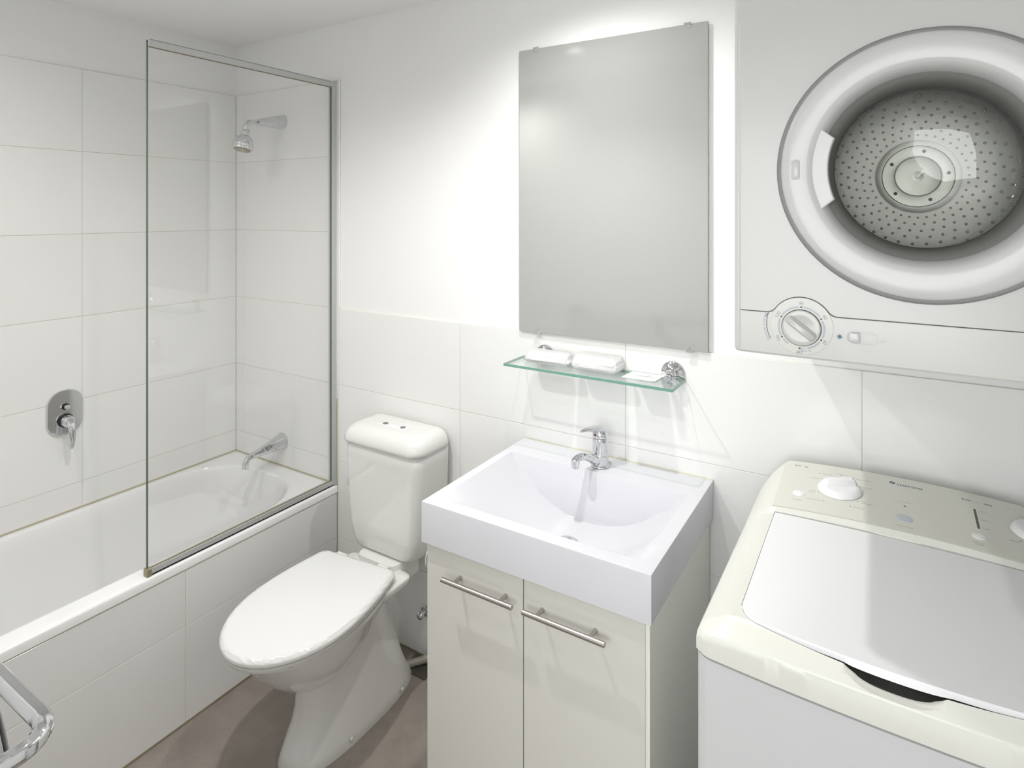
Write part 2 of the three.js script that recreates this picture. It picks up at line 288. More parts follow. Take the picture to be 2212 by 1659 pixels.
// ───────────────────────── mirror, shelf ─────────────────────────
{
  const x0 = -1.0063, x1 = -0.4146, y0 = 1.201, y1 = 2.0935;
  const t = thing('wall_mirror', 'large frameless rectangular mirror held by four chrome clips', 'mirror', [(x0 + x1) / 2, y0, 0]);
  const hw = (x1 - x0) / 2, h = y1 - y0;
  obj('backing', boxg(-hw + 0.012, hw - 0.012, 0.012, h - 0.012, -T6 + 0.0002, 0.003), M.laminate, t);
  obj('mirror_glass', boxg(-hw, hw, 0, h, 0.003, 0.0078), M.mirror, t);
  obj('edge', [boxg(-hw - 0.0005, -hw, 0, h, 0.003, 0.0079), boxg(hw, hw + 0.0005, 0, h, 0.003, 0.0079), boxg(-hw, hw, -0.0006, 0, 0.003, 0.0079), boxg(-hw, hw, h, h + 0.0005, 0.003, 0.0079)], M.mirrorEdge, t);
  for (const [cx, top] of [[-0.9444, 1], [-0.4686, 1], [-0.9406, 0], [-0.462, 0]]) {
    const s = new THREE.Shape(), w = 0.0092; if (top) { s.moveTo(-w, 0.003); s.lineTo(w, 0.003); s.lineTo(w, 0); s.absarc(0, 0, w, 0, Math.PI, true); } else { s.moveTo(-w, -0.004); s.lineTo(w, -0.004); s.lineTo(w, 0); s.absarc(0, 0, w, 0, Math.PI, false); }
    const g = new THREE.ExtrudeGeometry(s, { depth: 0.0015, bevelEnabled: true, bevelThickness: 0.001, bevelSize: 0.001, bevelSegments: 2, curveSegments: 12 });
    g.translate(cx - t.position.x, top ? h + 0.001 : -0.001, 0.0095);
    const stem = boxg(cx - t.position.x - 0.006, cx - t.position.x + 0.006, top ? h + 0.0012 : -0.005, top ? h + 0.004 : -0.0012, -T6 + 0.0006, 0.0105);
    obj('clip', [g, stem], M.chrome, t);
  }
}
const SH = 1.12;
{
  const x0 = -0.995, x1 = -0.477;
  const t = thing('glass_shelf', 'green-edged glass shelf on two chrome brackets below the mirror', 'shelf', [(x0 + x1) / 2, SH, 0]);
  const hw = (x1 - x0) / 2;
  const gp = obj('glass_plate', boxg(-hw, hw, -0.008, 0, 0.003, 0.117), M.shelfGlass, t);
  obj('polished_edge', boxg(-hw, hw, -0.008, 0, 0.1172, 0.1186, 0.0006), M.shelfEdge, gp);
  obj('polished_edge', boxg(hw, hw + 0.0014, -0.008, 0, 0.003, 0.1186, 0.0006), M.shelfEdge, gp);
  obj('polished_edge', boxg(-hw - 0.0014, -hw, -0.008, 0, 0.003, 0.1186, 0.0006), M.shelfEdge, gp);
  obj('polished_edge', boxg(-hw, hw, -0.008, 0, 0.0016, 0.003, 0.0006), M.shelfEdge, gp);
  for (const [cx, q] of [[-0.915, 0.3], [-0.511, 1]]) {      // the far bracket is the short one tucked behind the cloth
    const b = latheDir([[0, 0], [0.0335, 0], [0.0338, 0.004], [0.031, 0.008], [0.022, 0.012], [0.0155, lerp(0.0125, 0.016, q)], [0.0125, lerp(0.0128, 0.022, q)], [0.0105, lerp(0.013, 0.03, q)], [0, lerp(0.013, 0.03, q)]], V(0, 0, 1), V(cx - t.position.x, 0.011, 0.0002), 48);
    const jaw = latheDir([[0, 0], [0.009, 0], [0.0102, 0.003], [0.0102, 0.009], [0, 0.011]], V(0, 1, 0), V(cx - t.position.x, 0.0003, q < 1 ? 0.0122 : 0.034), 28); if (q < 1) jaw.scale(1, 1, 1);
    const br = obj('bracket', [b, cyl(V(cx - t.position.x, 0.011, q < 1 ? 0.004 : 0.02), V(cx - t.position.x, q < 1 ? 0.0085 : 0.0065, q < 1 ? 0.016 : 0.047), 0.0075)], M.chrome, t);
    obj('clamp', [jaw, latheDir([[0, 0], [0.0085, 0], [0.0095, 0.004], [0.007, 0.012], [0, 0.013]], V(0, -1, 0), V(cx - t.position.x, -0.0083, q < 1 ? 0.0122 : 0.034), 28)], M.chrome, br);
  }
}
// folded cloths
function foldedCloth(label, x0, x1, z0, z1, h, open, sd) {      // a soft padded fold: rounded on the closed end, layers showing at the open end
  const t = thing('folded_face_cloth', label, 'towel', [(x0 + x1) / 2, SH + 0.0004, (z0 + z1) / 2]);
  const w = (x1 - x0) / 2, d = (z1 - z0) / 2;
  const pad = (y0, y1, in0, in1) => {
    const rings = [], n = 14, e = 0.42;
    for (let i = 0; i <= n; i++) {
      const a = -Math.PI / 2 + Math.PI * i / n, c = Math.pow(Math.max(0, Math.cos(a)), e), yy = (y0 + y1) / 2 + (y1 - y0) / 2 * Math.sign(Math.sin(a)) * Math.pow(Math.abs(Math.sin(a)), 0.8), k = (1 - c) * 0.012, up = (yy / h);
      rings.push(rrect(-w + in0 + k * 1.5 + 0.012 * up * up, w - in1 - k - 0.004 * up, -d + k * 0.8, d - k - 0.014 * up * up, [0.014, 0.008, 0.01, 0.016], 7).map(([x, z]) => [x + 0.0012 * Math.sin(70 * z + sd), Math.max(0, yy + (0.0022 * Math.sin(38 * x + sd) + 0.0014 * Math.sin(85 * x + 60 * z + sd)) * up), z + 0.0018 * Math.sin(42 * x + sd * 2)]));
    }
    const g = loft(rings, { crease: 1.5 }), p = g.attributes.position, uv = new Float32Array(p.count * 2); for (let i = 0; i < p.count; i++) { uv[i * 2] = p.getX(i) * 3 + p.getY(i); uv[i * 2 + 1] = p.getZ(i) * 3 + p.getY(i) * 2; } g.setAttribute('uv', new THREE.BufferAttribute(uv, 2)); return g;
  };
  obj('cloth', pad(0.0, h, 0, 0), M.terry, t);
  obj('inner_layer', pad(0.003, h * 0.6, 0.02, -0.003), M.terry, t);
}
foldedCloth('white folded face cloth at the open end of the glass shelf', -0.958, -0.805, 0.0235, 0.074, 0.037, -0.1, 1);
foldedCloth('white folded face cloth beside the small paper sachet', -0.797, -0.652, 0.006, 0.074, 0.040, 0.1, 4);
{
  const t = thing('paper_sachet', 'small flat white paper sachet with grey handwriting on the glass shelf', 'sachet', [-0.582, SH + 0.0003, 0.042]);
  const tex = canvasTex(512, 384, (c, w, h) => { c.fillStyle = '#f4f4f2'; c.fillRect(0, 0, w, h); c.strokeStyle = '#55565a'; c.fillStyle = '#55565a'; c.lineWidth = 7; c.lineCap = 'round'; c.beginPath(); c.moveTo(180, 270); c.quadraticCurveTo(205, 200, 195, 250); c.quadraticCurveTo(210, 290, 235, 220); c.quadraticCurveTo(225, 285, 250, 262); c.lineTo(262, 215); c.quadraticCurveTo(255, 290, 285, 255); c.quadraticCurveTo(310, 215, 285, 215); c.quadraticCurveTo(270, 270, 305, 265); c.quadraticCurveTo(345, 170, 335, 165); c.quadraticCurveTo(310, 240, 325, 268); c.quadraticCurveTo(375, 175, 365, 165); c.quadraticCurveTo(335, 240, 350, 268); c.quadraticCurveTo(385, 215, 395, 225); c.quadraticCurveTo(370, 270, 400, 255); c.quadraticCurveTo(425, 250, 450, 300); c.stroke(); c.font = '26px sans-serif'; c.globalAlpha = 0.55; c.fillText('soap', 190, 335); });
  const g = gridGeo(span(-0.048, 0.048, 16), span(-0.036, 0.036, 10), (x, z) => { const e = 0.05 - Math.max(Math.abs(x) , Math.abs(z) * 1.35); return [x + z * -0.08, 0.0008 + 0.0035 * sstep(0, 0.02, e) + 0.0015 * sstep(0.03, 0.048, x), z]; }, 1.2, (x, z) => [(x + 0.048) / 0.096, 1 - (z + 0.036) / 0.072]);
  obj('wrapper', g, std('#ffffff', 0.6, { map: tex }), t);
  obj('underside', boxg(-0.046, 0.046, 0, 0.0008, -0.034, 0.034), M.plasticW, t);
}

// ───────────────────────── vanity and basin ─────────────────────────
const BX0 = -0.9925, BX1 = -0.4015, BZ = 0.505, BT = 0.858, BB = 0.757;
{
  const t = thing('vanity_cabinet', 'pale grey two-door vanity cabinet under the wash basin', 'cabinet', [-0.697, 0, 0]);
  const X = -0.697, xl = -0.984 - X, xr = -0.4095 - X, zd = 0.493;
  obj('body', [boxg(xl, xl + 0.016, 0.0, BB - 0.0005, 0.008, zd - 0.019), boxg(xl + 0.016, xr - 0.016, 0.06, 0.076, 0.008, zd - 0.02), boxg(xl + 0.016, xr - 0.016, 0.0, BB - 0.1, 0.008, 0.014), boxg(xl + 0.016, xr - 0.016, 0.0, 0.06, zd - 0.07, zd - 0.054)], M.laminate, t);
  obj('side_panel', boxg(xr - 0.016, xr, 0.0, BB - 0.0005, 0.008, zd - 0.003, 0.0008), M.laminateSideLifted, t);
  const mid = -0.7075 - X + 0.0035;
  for (const [a, b, h0, h1] of [[xl, mid - 0.0012, -0.915, -0.715], [mid + 0.0012, xr - 0.0085, -0.689, -0.492]]) {
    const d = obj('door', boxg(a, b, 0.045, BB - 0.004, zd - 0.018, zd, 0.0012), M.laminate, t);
    const hy = 0.697, s = 0.031, c0 = h0 - X, c1 = h1 - X, hd = obj('handle', cyl(V(c0, hy, zd + s), V(c1, hy, zd + s), 0.006, 24, 0.0012), M.steel, d);
    for (const px of [c0 + 0.035, c1 - 0.035]) obj('post', cyl(V(px, hy, zd), V(px, hy, zd + s), 0.0048, 18), M.steel, hd);
  }
}
{
  const t = thing('wash_basin', 'white rectangular wash basin top with a scooped bowl', 'basin', [-0.697, BB, 0]);
  const X = -0.697, xc = -0.7015, hw = 0.2655, z0 = 0.119, z1 = 0.468, dmax = 0.128;
  const f = (x, z) => {
    const u = Math.abs((x - xc) / hw); if (u >= 1 || z <= z0 || z >= z1) return BT;
    const dep = dmax * (1 - Math.pow(u, 2.15));
    const back = clamp((z - z0) / 0.034), gb = dep * 1.0 > 0 ? Math.min(1, back * (0.9 + 0.1 * back) * dmax / Math.max(dep, 1e-4)) : 0;
    const fr = clamp((z - 0.285) / (z1 - 0.285)), gf = 1 - Math.pow(fr, 2.4);
    return BT - dep * Math.min(gb, gf) ;
  };
  const xs = merged1(span(BX0 + 0.0015, BX1 - 0.0015, 70), span(xc - hw, xc - hw + 0.03, 6), span(xc + hw - 0.03, xc + hw, 6)), zs = merged1([0.0025, 0.04, 0.08, 0.11, 0.117], span(z0, 0.158, 26), span(0.165, 0.40, 30), span(0.405, 0.472, 14), [0.48, 0.49, BZ - 0.0015]);
  const top = gridGeo(xs, zs, (x, z) => [x - X, f(x, z) - BB, z], 0.6);
  const per = perimeter(xs, zs), out = (p, o, y) => { const [x, z] = p; return [(x <= xs[0] + 1e-6 ? x - o : x >= xs[xs.length - 1] - 1e-6 ? x + o : x) - X, y - BB, z >= BZ - 0.0016 ? z + o : z]; };
  const sk = loft([per.map(p => out(p, 0, BT)), per.map(p => out(p, 0.0011, BT - 0.0004)), per.map(p => out(p, 0.0015, BT - 0.0015)), per.map(p => out(p, 0.0015, BB)), per.map(p => out(p, -0.006, BB))], { capStart: false, capEnd: false, crease: 0.5 });
  obj('bowl_top', [top, sk], M.basin, t);
  const dy = f(-0.703, 0.277) - BB + 0.001;
  const dr = obj('waste', latheDir([[0.0, 0.001], [0.016, 0.001], [0.02, 0.003], [0.029, 0.004], [0.0315, 0.0025], [0.032, -0.002]], V(0, 1, 0), V(-0.703 - X, dy, 0.278), 40), M.chrome, t);
  obj('sealant', [boxg(BX0 - X, BX1 - X, BT - BB - 0.003, BT - BB + 0.0022, 0.0002, 0.0028, 0.001)], std('#d9d5bb', 0.6), t);
}
{
  const t = thing('basin_mixer_tap', 'chrome single-lever basin mixer tap with swivel spout', 'tap', [-0.698, BT, 0.074]); t.rotation.y = -0.27;
  obj('base_ring', lathe([[0, 0.0002], [0.0255, 0.0002], [0.0265, 0.002], [0.0258, 0.005], [0.0235, 0.007], [0, 0.007]], 44), M.chrome, t);
  obj('body', lathe([[0.0232, 0.006], [0.0234, 0.03], [0.0232, 0.0335], [0.0226, 0.034], [0.0228, 0.035], [0.0225, 0.06], [0.0218, 0.079], [0.0205, 0.0815], [0.019, 0.0825], [0, 0.0825]], 48), M.chrome, t);
  obj('spout', sweep([V(0, 0.02, 0.012), V(0, 0.0275, 0.032), V(0, 0.04, 0.058), V(0, 0.0475, 0.08), V(0, 0.048, 0.098), V(0, 0.044, 0.108)], [0.016, 0.0128, 0.0106, 0.0098, 0.0096, 0.0098], 24, 44, true, 1.05), M.chrome, t);
  obj('aerator', lathe([[0, 0.024], [0.0085, 0.024], [0.0095, 0.0255], [0.0105, 0.03], [0.0112, 0.032], [0.0112, 0.046], [0.009, 0.05], [0, 0.051]], 32).translate(0, 0, 0.107), M.chrome, t);
  const lever = sweep([V(0, 0.086, -0.016), V(0, 0.1, -0.009), V(0, 0.108, 0.012), V(0, 0.1135, 0.04), V(0, 0.1165, 0.065), V(0, 0.117, 0.083)], [0.014, 0.0185, 0.0165, 0.0125, 0.0095, 0.0045], 24, 44, true, 0.55);
  { const p = lever.attributes.position; for (let i = 0; i < p.count; i++) if (Math.abs(p.getX(i)) > 0) p.setX(i, p.getX(i)); }
  const lv = obj('lever', [lever, lathe([[0.0222, 0.083], [0.0226, 0.088], [0.0218, 0.096], [0.018, 0.104], [0.01, 0.109], [0, 0.11]], 44)], M.chrome, t);
  obj('temperature_mark', latheDir([[0, 0], [0.0038, 0], [0.0038, 0.0012], [0, 0.0014]], V(0, 0.05, 1), V(0, 0.0925, 0.0218), 20), std('#7c3a3e', 0.3), lv);
}
// chrome ring of the roll holder on the side of the cabinet, stop valve low on the wall
{
  const t = thing('toilet_roll_holder', 'thin chrome ring holder on the cabinet side facing the toilet', 'roll holder', [-0.984, 0.70, 0.474]);
  obj('mount', latheDir([[0, 0.0003], [0.014, 0.0003], [0.013, 0.005], [0, 0.006]], V(-1, 0, 0), V(0, 0.035, -0.06), 24), M.chrome, t);
  const pts = []; for (let i = 0; i <= 14; i++) { const a = (100 + 250 * i / 14) * D2R; pts.push(V(-0.0105, -0.002 + 0.036 * Math.sin(a), -0.025 - 0.036 * Math.cos(a))); }
  obj('ring', sweep([V(-0.004, 0.035, -0.06), ...pts.reverse()], [0.0026, 0.0026], 12, 60), M.chrome, t);
}
{
  const t = thing('stop_valve', 'small round chrome stop valve low on the wall behind the cabinet', 'valve', [-1.398, 0.164, 0]);
  obj('flange', latheDir([[0, 0.0003], [0.02, 0.0003], [0.018, 0.005], [0, 0.006]], V(0, 0, 1), V(0, 0, 0), 28), M.chrome, t);
  obj('handle', latheDir([[0, 0.004], [0.007, 0.004], [0.007, 0.018], [0.013, 0.022], [0.015, 0.03], [0.012, 0.038], [0, 0.041]], V(0, 0, 1), V(0, 0, 0), 28), M.chrome, t);
}
{
  const t = thing('floor_pipe_stub', 'dirty grey pipe stub on the floor against the wall behind the cabinet', 'pipe', [-1.39, 0, 0.03]);
  obj('pipe', cyl(V(-0.03, 0.014, 0.052), V(0.03, 0.02, -0.018), 0.0125, 20), std('#9a968d', 0.4), t);
  obj('cover_plate', boxg(-0.045, 0.06, 0.0002, 0.004, -0.022, 0.06, 0.001), std('#4b4740', 0.6), t);
}

// ───────────────────────── toilet ─────────────────────────
{
  const OX = -1.45, OZ = 0.3, t = thing('toilet', 'white close-coupled toilet with the lid closed', 'toilet', [OX, 0, OZ]);
  const L = 0.496, BXm = -1.482, BZm = 0.236, yaw = 6.4 * D2R, sy = Math.sin(yaw), cy = Math.cos(yaw);
  const loc = (s, w) => [BXm + s * sy + w * cy - OX, BZm + s * cy - w * sy - OZ];
  // egg outline, s along the axis (0 = hinge), mapped into [s0,s1] with half width hw and an inset
  const N = 144;
  function egg(s0, s1, hw, backW, inset, sq = 2.1) {
    s0 += inset; s1 -= inset; hw -= inset; backW -= inset;
    const out = [], Ls = s1 - s0, m = s0 + Ls * 0.5, wAt = s => s < m ? lerp(backW, hw, Math.sin(clamp((s - s0) / (m - s0)) * Math.PI / 2)) : hw * Math.pow(Math.max(0, 1 - Math.pow((s - m) / (s1 - m), sq)), 0.5);
    const pts = []; const K = 260;
    for (let i = 0; i <= K; i++) { const e = i / K, s = s1 - Ls * (1 - Math.cos(e * Math.PI)) / 2; pts.push([s, wAt(s)]); }
    const rc = Math.min(0.022, backW * 0.6);      // rounded back corner
    const full = [...pts.map(p => [p[0], p[1]])];
    const ring = full.map(([s, w]) => { const ds = s - s0; if (ds < rc) { const k = Math.sqrt(Math.max(0, rc * rc - (rc - ds) * (rc - ds))); return [s, w - rc + k]; } return [s, w]; });
    const loop = [...ring, ...ring.slice(0, -1).reverse().map(([s, w]) => [s, -w])];
    // resample evenly
    const acc = [0]; for (let i = 1; i <= loop.length; i++) { const a = loop[i - 1], b = loop[i % loop.length]; acc.push(acc[i - 1] + Math.hypot(b[0] - a[0], b[1] - a[1])); }
    for (let k = 0; k < N; k++) { const d = acc[acc.length - 1] * k / N; let i = 1; while (acc[i] < d) i++; const f = (d - acc[i - 1]) / (acc[i] - acc[i - 1] || 1), a = loop[i - 1], b = loop[i % loop.length]; out.push([lerp(a[0], b[0], f), lerp(a[1], b[1], f)]); }
    return out;
  }
  const lift = (ring, y, crown = 0) => ring.map(([s, w]) => { const [x, z] = loc(s, w); return [x, y + crown * (1 - Math.pow(w / 0.19, 2)), z]; });
  const E = (i) => egg(0, L, 0.1835, 0.15, i);
  obj('lid', loft([lift(E(0.02), 0.4165), lift(E(0.005), 0.4165), lift(E(0.0022), 0.4175), lift(E(0.0006), 0.420), lift(E(0), 0.4235), lift(E(0.0003), 0.4275), lift(E(0.0015), 0.4315), lift(E(0.0037), 0.435), lift(E(0.007), 0.4378), lift(E(0.0115), 0.4395), lift(E(0.018), 0.4402, 0.0003), lift(E(0.028), 0.4404, 0.0006), lift(E(0.045), 0.4405, 0.0012), lift(E(0.09), 0.4407, 0.0018)], { crease: 1.2 }), M.seat, t);
  obj('seat', loft([lift(E(0.018), 0.4005), lift(E(0.008), 0.402), lift(E(0.006), 0.408), lift(E(0.008), 0.4148), lift(E(0.02), 0.416)], { crease: 1.2 }), M.seat, t);
  // bowl and pedestal in one glazed body
  const bowl = [[0.4, -0.03, 0.466, 0.174, 0.13], [0.39, -0.03, 0.464, 0.173, 0.13], [0.378, -0.02, 0.455, 0.169, 0.125], [0.36, 0, 0.44, 0.163, 0.12], [0.33, 0.015, 0.418, 0.154, 0.11], [0.3, 0.03, 0.395, 0.143, 0.1], [0.275, 0.045, 0.372, 0.131, 0.09], [0.25, 0.06, 0.347, 0.114, 0.08], [0.232, 0.08, 0.325, 0.097, 0.07], [0.215, 0.1, 0.3, 0.07, 0.05], [0.207, 0.13, 0.275, 0.04, 0.03], [0.204, 0.17, 0.24, 0.015, 0.012]].map(([y, a, b, w, bw]) => lift(egg(a, b, w, bw, 0), y));
  const sup = (zb, zf, hw, y, cx, n = 2.5) => Array.from({ length: 64 }, (_, i) => { const a = -i / 64 * Math.PI * 2, c = Math.cos(a), s = Math.sin(a), zc = (zb + zf) / 2, hz = (zf - zb) / 2; return [cx + Math.sign(c) * Math.pow(Math.abs(c), 2 / n) * hw - OX, y, zc + Math.sign(s) * Math.pow(Math.abs(s), 2 / n) * hz - OZ]; });
  const ped = [[0.0005, 0.066, 0.562, 0.096, 2.7], [0.008, 0.066, 0.562, 0.097, 2.7], [0.03, 0.078, 0.549, 0.094, 2.7], [0.06, 0.095, 0.534, 0.09, 2.7], [0.1, 0.112, 0.516, 0.085, 2.6], [0.14, 0.124, 0.508, 0.081, 2.5], [0.18, 0.133, 0.508, 0.079, 2.4], [0.22, 0.147, 0.508, 0.079, 2.4], [0.26, 0.162, 0.48, 0.083, 2.4], [0.3, 0.185, 0.44, 0.088, 2.5], [0.34, 0.21, 0.4, 0.092, 2.6], [0.37, 0.222, 0.38, 0.094, 2.6]].map(([y, zb, zf, hw, n]) => sup(zb, zf, hw, y, -1.443, n));
  const shelf = [[0.352, 0.2, 0.09], [0.365, 0.185, 0.115], [0.38, 0.172, 0.13], [0.398, 0.168, 0.134], [0.403, 0.17, 0.132], [0.405, 0.175, 0.128]].map(([y, zb, w]) => rrect(-1.448 - w - OX, -1.448 + w - OX, zb - OZ, 0.30 - OZ, 0.022, 6).map(([x, z]) => [x, y, z]));
  const body = obj('pan', [loft(bowl, { crease: 1.2 }), loft(ped, { crease: 1.2 }), loft(shelf, { crease: 1.0 })], M.ceramic, t);
  obj('outlet_neck', [loft([[0.36, 0.095], [0.4, 0.09], [0.4205, 0.085]].map(([y, w]) => rrect(-1.455 - w - OX, -1.455 + w - OX, 0.06 - OZ, 0.2 - OZ, 0.03, 6).map(([x, z]) => [x, y, z])))], M.ceramic, t);
  for (const w of [-0.085, 0.085]) { const [hx, hz] = loc(-0.012, w); const h = obj('hinge', [cyl(V(hx - 0.022, 0.418, hz), V(hx + 0.022, 0.418, hz), 0.011, 20, 0.002), boxg(hx - 0.02, hx + 0.02, 0.4052, 0.42, hz - 0.014, hz + 0.014, 0.003)], M.seat, t); }
  for (const [x, z] of [[-1.353, 0.4], [-1.353, 0.18]]) obj('bolt_cap', latheDir([[0.0, 0], [0.006, 0], [0.0055, 0.003], [0, 0.0045]], V(1, 0.25, 0), V(x - OX + 0.004, 0.025, z - OZ), 14), M.plasticW, body);
  // cistern
  const c = (i, y, back = 0.012) => rrect(-1.634 + i - OX, -1.281 - i - OX, back - OZ, 0.179 - i * 0.5 - OZ, [0.012, 0.012, 0.045, 0.045], 8).map(([x, z]) => [x, y, z + 0.006 * (1 - Math.pow((x + OX + 1.4575) / 0.18, 2)) * (z + OZ > 0.1 ? 1 : 0)]);
  obj('cistern', loft([c(0.072, 0.4195), c(0.062, 0.4195), c(0.05, 0.422), c(0.036, 0.433), c(0.025, 0.457), c(0.016, 0.50), c(0.0095, 0.57), c(0.005, 0.65), c(0.002, 0.74), c(0.0015, 0.779), c(0.004, 0.7815)], { crease: 0.9 }), M.ceramic, t);
  const l = (i, y, q = 1) => rrect(-1.640 + i - OX, -1.276 - i - OX, 0.008 + i * 0.35 - OZ, 0.186 - i - OZ, [0.03, 0.03, 0.05, 0.05].map(r => Math.max(0.014, r - i * 0.3)), 8).map(([x, z]) => [x, y, z + 0.008 * (1 - Math.pow((x + OX + 1.4575) / 0.18, 2)) * (z + OZ > 0.1 ? 1 : 0)]);
  const ld = obj('cistern_lid', loft([l(0.006, 0.7835), l(0.002, 0.784), l(0.0004, 0.789), l(0.001, 0.798), l(0.0035, 0.808), l(0.0085, 0.819), l(0.017, 0.8285), l(0.029, 0.8345), l(0.045, 0.8375), l(0.062, 0.8385)], { crease: 1.3 }), M.ceramic, t);
  const pl = obj('flush_plate', loft([[0, 0.8365], [0, 0.8396], [0.0015, 0.8402]].map(([i, y]) => rrect(-1.522 + i - OX, -1.392 - i - OX, 0.086 + i - OZ, 0.118 - i - OZ, 0.011, 6).map(([x, z]) => [x, y, z])), { crease: 0.6 }), M.plasticW, ld);
  for (const x of [-1.497, -1.417]) obj('flush_button', lathe([[0, 0], [0.0095, 0], [0.0095, 0.0012], [0.006, 0.0012], [0.0055, 0.0006], [0, 0.0006]], 24).translate(x - OX, 0.8404, 0.1 - OZ), M.flush, ld);
}

// ───────────────────────── washing machine ─────────────────────────
{
  const xc = 0.0135, hw = 0.28, zf = 0.69, zb = 0.045;
  const t = thing('washing_machine', 'white top-loading washing machine with a cream control panel', 'washing machine', [xc, 0, 0.36]);
  const OX = xc, OZ = 0.36;
  const bulge = x => 0.012 * (1 - Math.pow(clamp(Math.abs(x - xc) / hw), 2));
  const outline = (i) => rrect(xc - hw + i, xc + hw - i, zb + i, zf - i, [0.02, 0.02, 0.026, 0.026], 8);
  const ext = []; { const o = outline(0); for (let k = 0; k < o.length; k++) { const a = o[k], b = o[(k + 1) % o.length]; const n = Math.hypot(b[0] - a[0], b[1] - a[1]) > 0.1 ? 16 : 1; for (let i = 0; i < n; i++) ext.push([lerp(a[0], b[0], i / n), lerp(a[1], b[1], i / n)]); } }
  const ringAt = (i, y, front = 0) => ext.map(([x, z]) => { const cx = x - xc, s = 1 - i / hw; const zz = z > 0.37 ? z + bulge(x) * 1 + front : z; return [cx * s, y, lerp(0.37, zz, 1 - i / 0.33) - OZ]; });
  obj('casing', loft([ringAt(0.002, 0.012), ringAt(0, 0.014), ringAt(0, 0.868), ringAt(0.006, 0.8695)], { crease: 0.6 }), M.enamel, t);
  for (const [a, b] of [[-0.24, 0.09], [0.24, 0.09], [-0.24, 0.63], [0.24, 0.63]]) obj('foot', cyl(V(a, 0.0003, b - OZ), V(a, 0.016, b - OZ), 0.02, 20), M.dark, t);
  // moulded top: height field over the plan
  const surf = (x, z) => .984 - .1021 * (z - .05) - .011 * Math.pow((x - xc) / .24, 2);
  const LX0 = -0.2045, LX1 = 0.2315, LZ0 = 0.288;
  const lidFront = x => 0.655 + 0.024 * (1 - Math.pow(clamp(Math.abs(x - xc) / 0.22), 2));
  const lidY = (x, z) => 0.9475 - 0.010 * (z - 0.29) / 0.37 - 0.004 * Math.pow((x - xc) / 0.22, 2);
  const rr = 0.03, lidFrontR = x => { const k = clamp((Math.abs(x - (LX0 + LX1) / 2) - ((LX1 - LX0) / 2 - rr)) / rr); return lidFront(clamp(x, LX0, LX1)) - rr * (1 - Math.sqrt(Math.max(0, 1 - k * k))); };
  const slit = x => 0.0046 * Math.sqrt(Math.max(0, 1 - Math.pow((x - 0.006) / 0.0475, 2)));      // the lid well reaches a little beyond the lid at the finger grip
  const inLid = (x, z, g) => x > LX0 - g && x < LX1 + g && z > LZ0 - g && z < lidFrontR(x) + g + slit(x);
  const H = (x, z) => {
    const deck = lidY(x, z) - 0.0015, con = surf(x, z);
    let y = lerp(con, deck, sstep(0.278, 0.29, z));
    const d = hw - Math.abs(x - xc), zfr = zf + bulge(x), e = zfr - z, eb = z - zb;
    const side = clamp(1 - d / 0.062); const base = 0.902;
    y = lerp(y, base, Math.pow(side, 1.9));
    const f0 = 0.034, fk = clamp(1 - e / f0); y = Math.min(y, lerp(deck + (y - deck) * 1, 0.911 - 0.009 * Math.pow(Math.abs(x - xc) / hw, 6), Math.pow(fk, 1.15)));
    if (eb < 0.014) y -= 0.02 * Math.pow(1 - eb / 0.014, 2);
    // recessed well below the lid and the finger scoop in front of it
    if (inLid(x, z, 0.0022)) { y = Math.min(y, lidY(x, z) - 0.066); }
    const u = (x - 0.0055) / 0.0615; if (Math.abs(u) < 1 && z >= lidFront(x) - 0.004) { const lim = lidFront(x) + 0.021 * Math.sqrt(1 - Math.pow(Math.abs(u), 3)); if (z < lim) { const k = clamp((lim - z) / 0.022); y -= 0.014 * Math.pow(k, 0.8) * Math.pow(1 - Math.pow(Math.abs(u), 4), 0.5); } }
    return y;
  };
  const cut = v => [v - 0.0023, v - 0.0021, v, v + 0.0021, v + 0.0023];
  const us = merged1(span(xc - hw + 0.004, xc + hw - 0.004, 110), cut(LX0), cut(LX1), span(-0.06, -0.048, 6), span(0.06, 0.072, 6), span(LX0, LX0 + 0.03, 16), span(LX1 - 0.03, LX1, 16));
  // rows follow the lid's outline: 0..1 console, 1..2 back gap, 2..3 lid well, 3..4 front gap, 4..5 front deck
  const vs = merged1(span(0, 1, 34), [0.004], span(1, 2, 2), span(2, 3, 40), span(3, 4, 2), span(4, 4.3, 10), span(4.3, 5, 20));
  const zAt = (x, v) => { const lf = lidFrontR(x), front = zf + bulge(x) - 0.002 - 0.018 * Math.pow(clamp((Math.abs(x - xc) - (hw - 0.026)) / 0.026), 2.5), K = [zb, LZ0 - 0.0024, LZ0 - 0.0021, lf + slit(x) + 0.0021, lf + slit(x) + 0.0024, front], i = Math.min(4, Math.floor(v)); return lerp(K[i], K[i + 1], v - i); };
  const rounded = (x, z) => { const k = clamp((Math.abs(x - xc) - (hw - 0.03)) / 0.03), eb = clamp(1 - (z - zb) / 0.05); return k * eb; };
  const top = gridGeo(us, vs, (x, v) => { const z = zAt(x, v); return [x - OX - Math.sign(x - xc) * 0.03 * Math.pow(clamp(1 - (z - zb) / 0.05), 2) * clamp((Math.abs(x - xc) - 0.2) / 0.08), H(x, z), z - OZ]; }, 0.55);
  const per = perimeter(us, vs);
  const P = ([x, v]) => { const z = zAt(x, v); return [x - OX - Math.sign(x - xc) * 0.03 * Math.pow(clamp(1 - (z - zb) / 0.05), 2) * clamp((Math.abs(x - xc) - 0.2) / 0.08), H(x, z), z - OZ]; };
  const grow = (p, o) => { const [x, v] = p, q = P(p); return [q[0] + (x <= us[0] + 1e-6 ? -o : x >= us[us.length - 1] - 1e-6 ? o : 0), q[1], q[2] + (v >= 5 ? o : 0)]; };
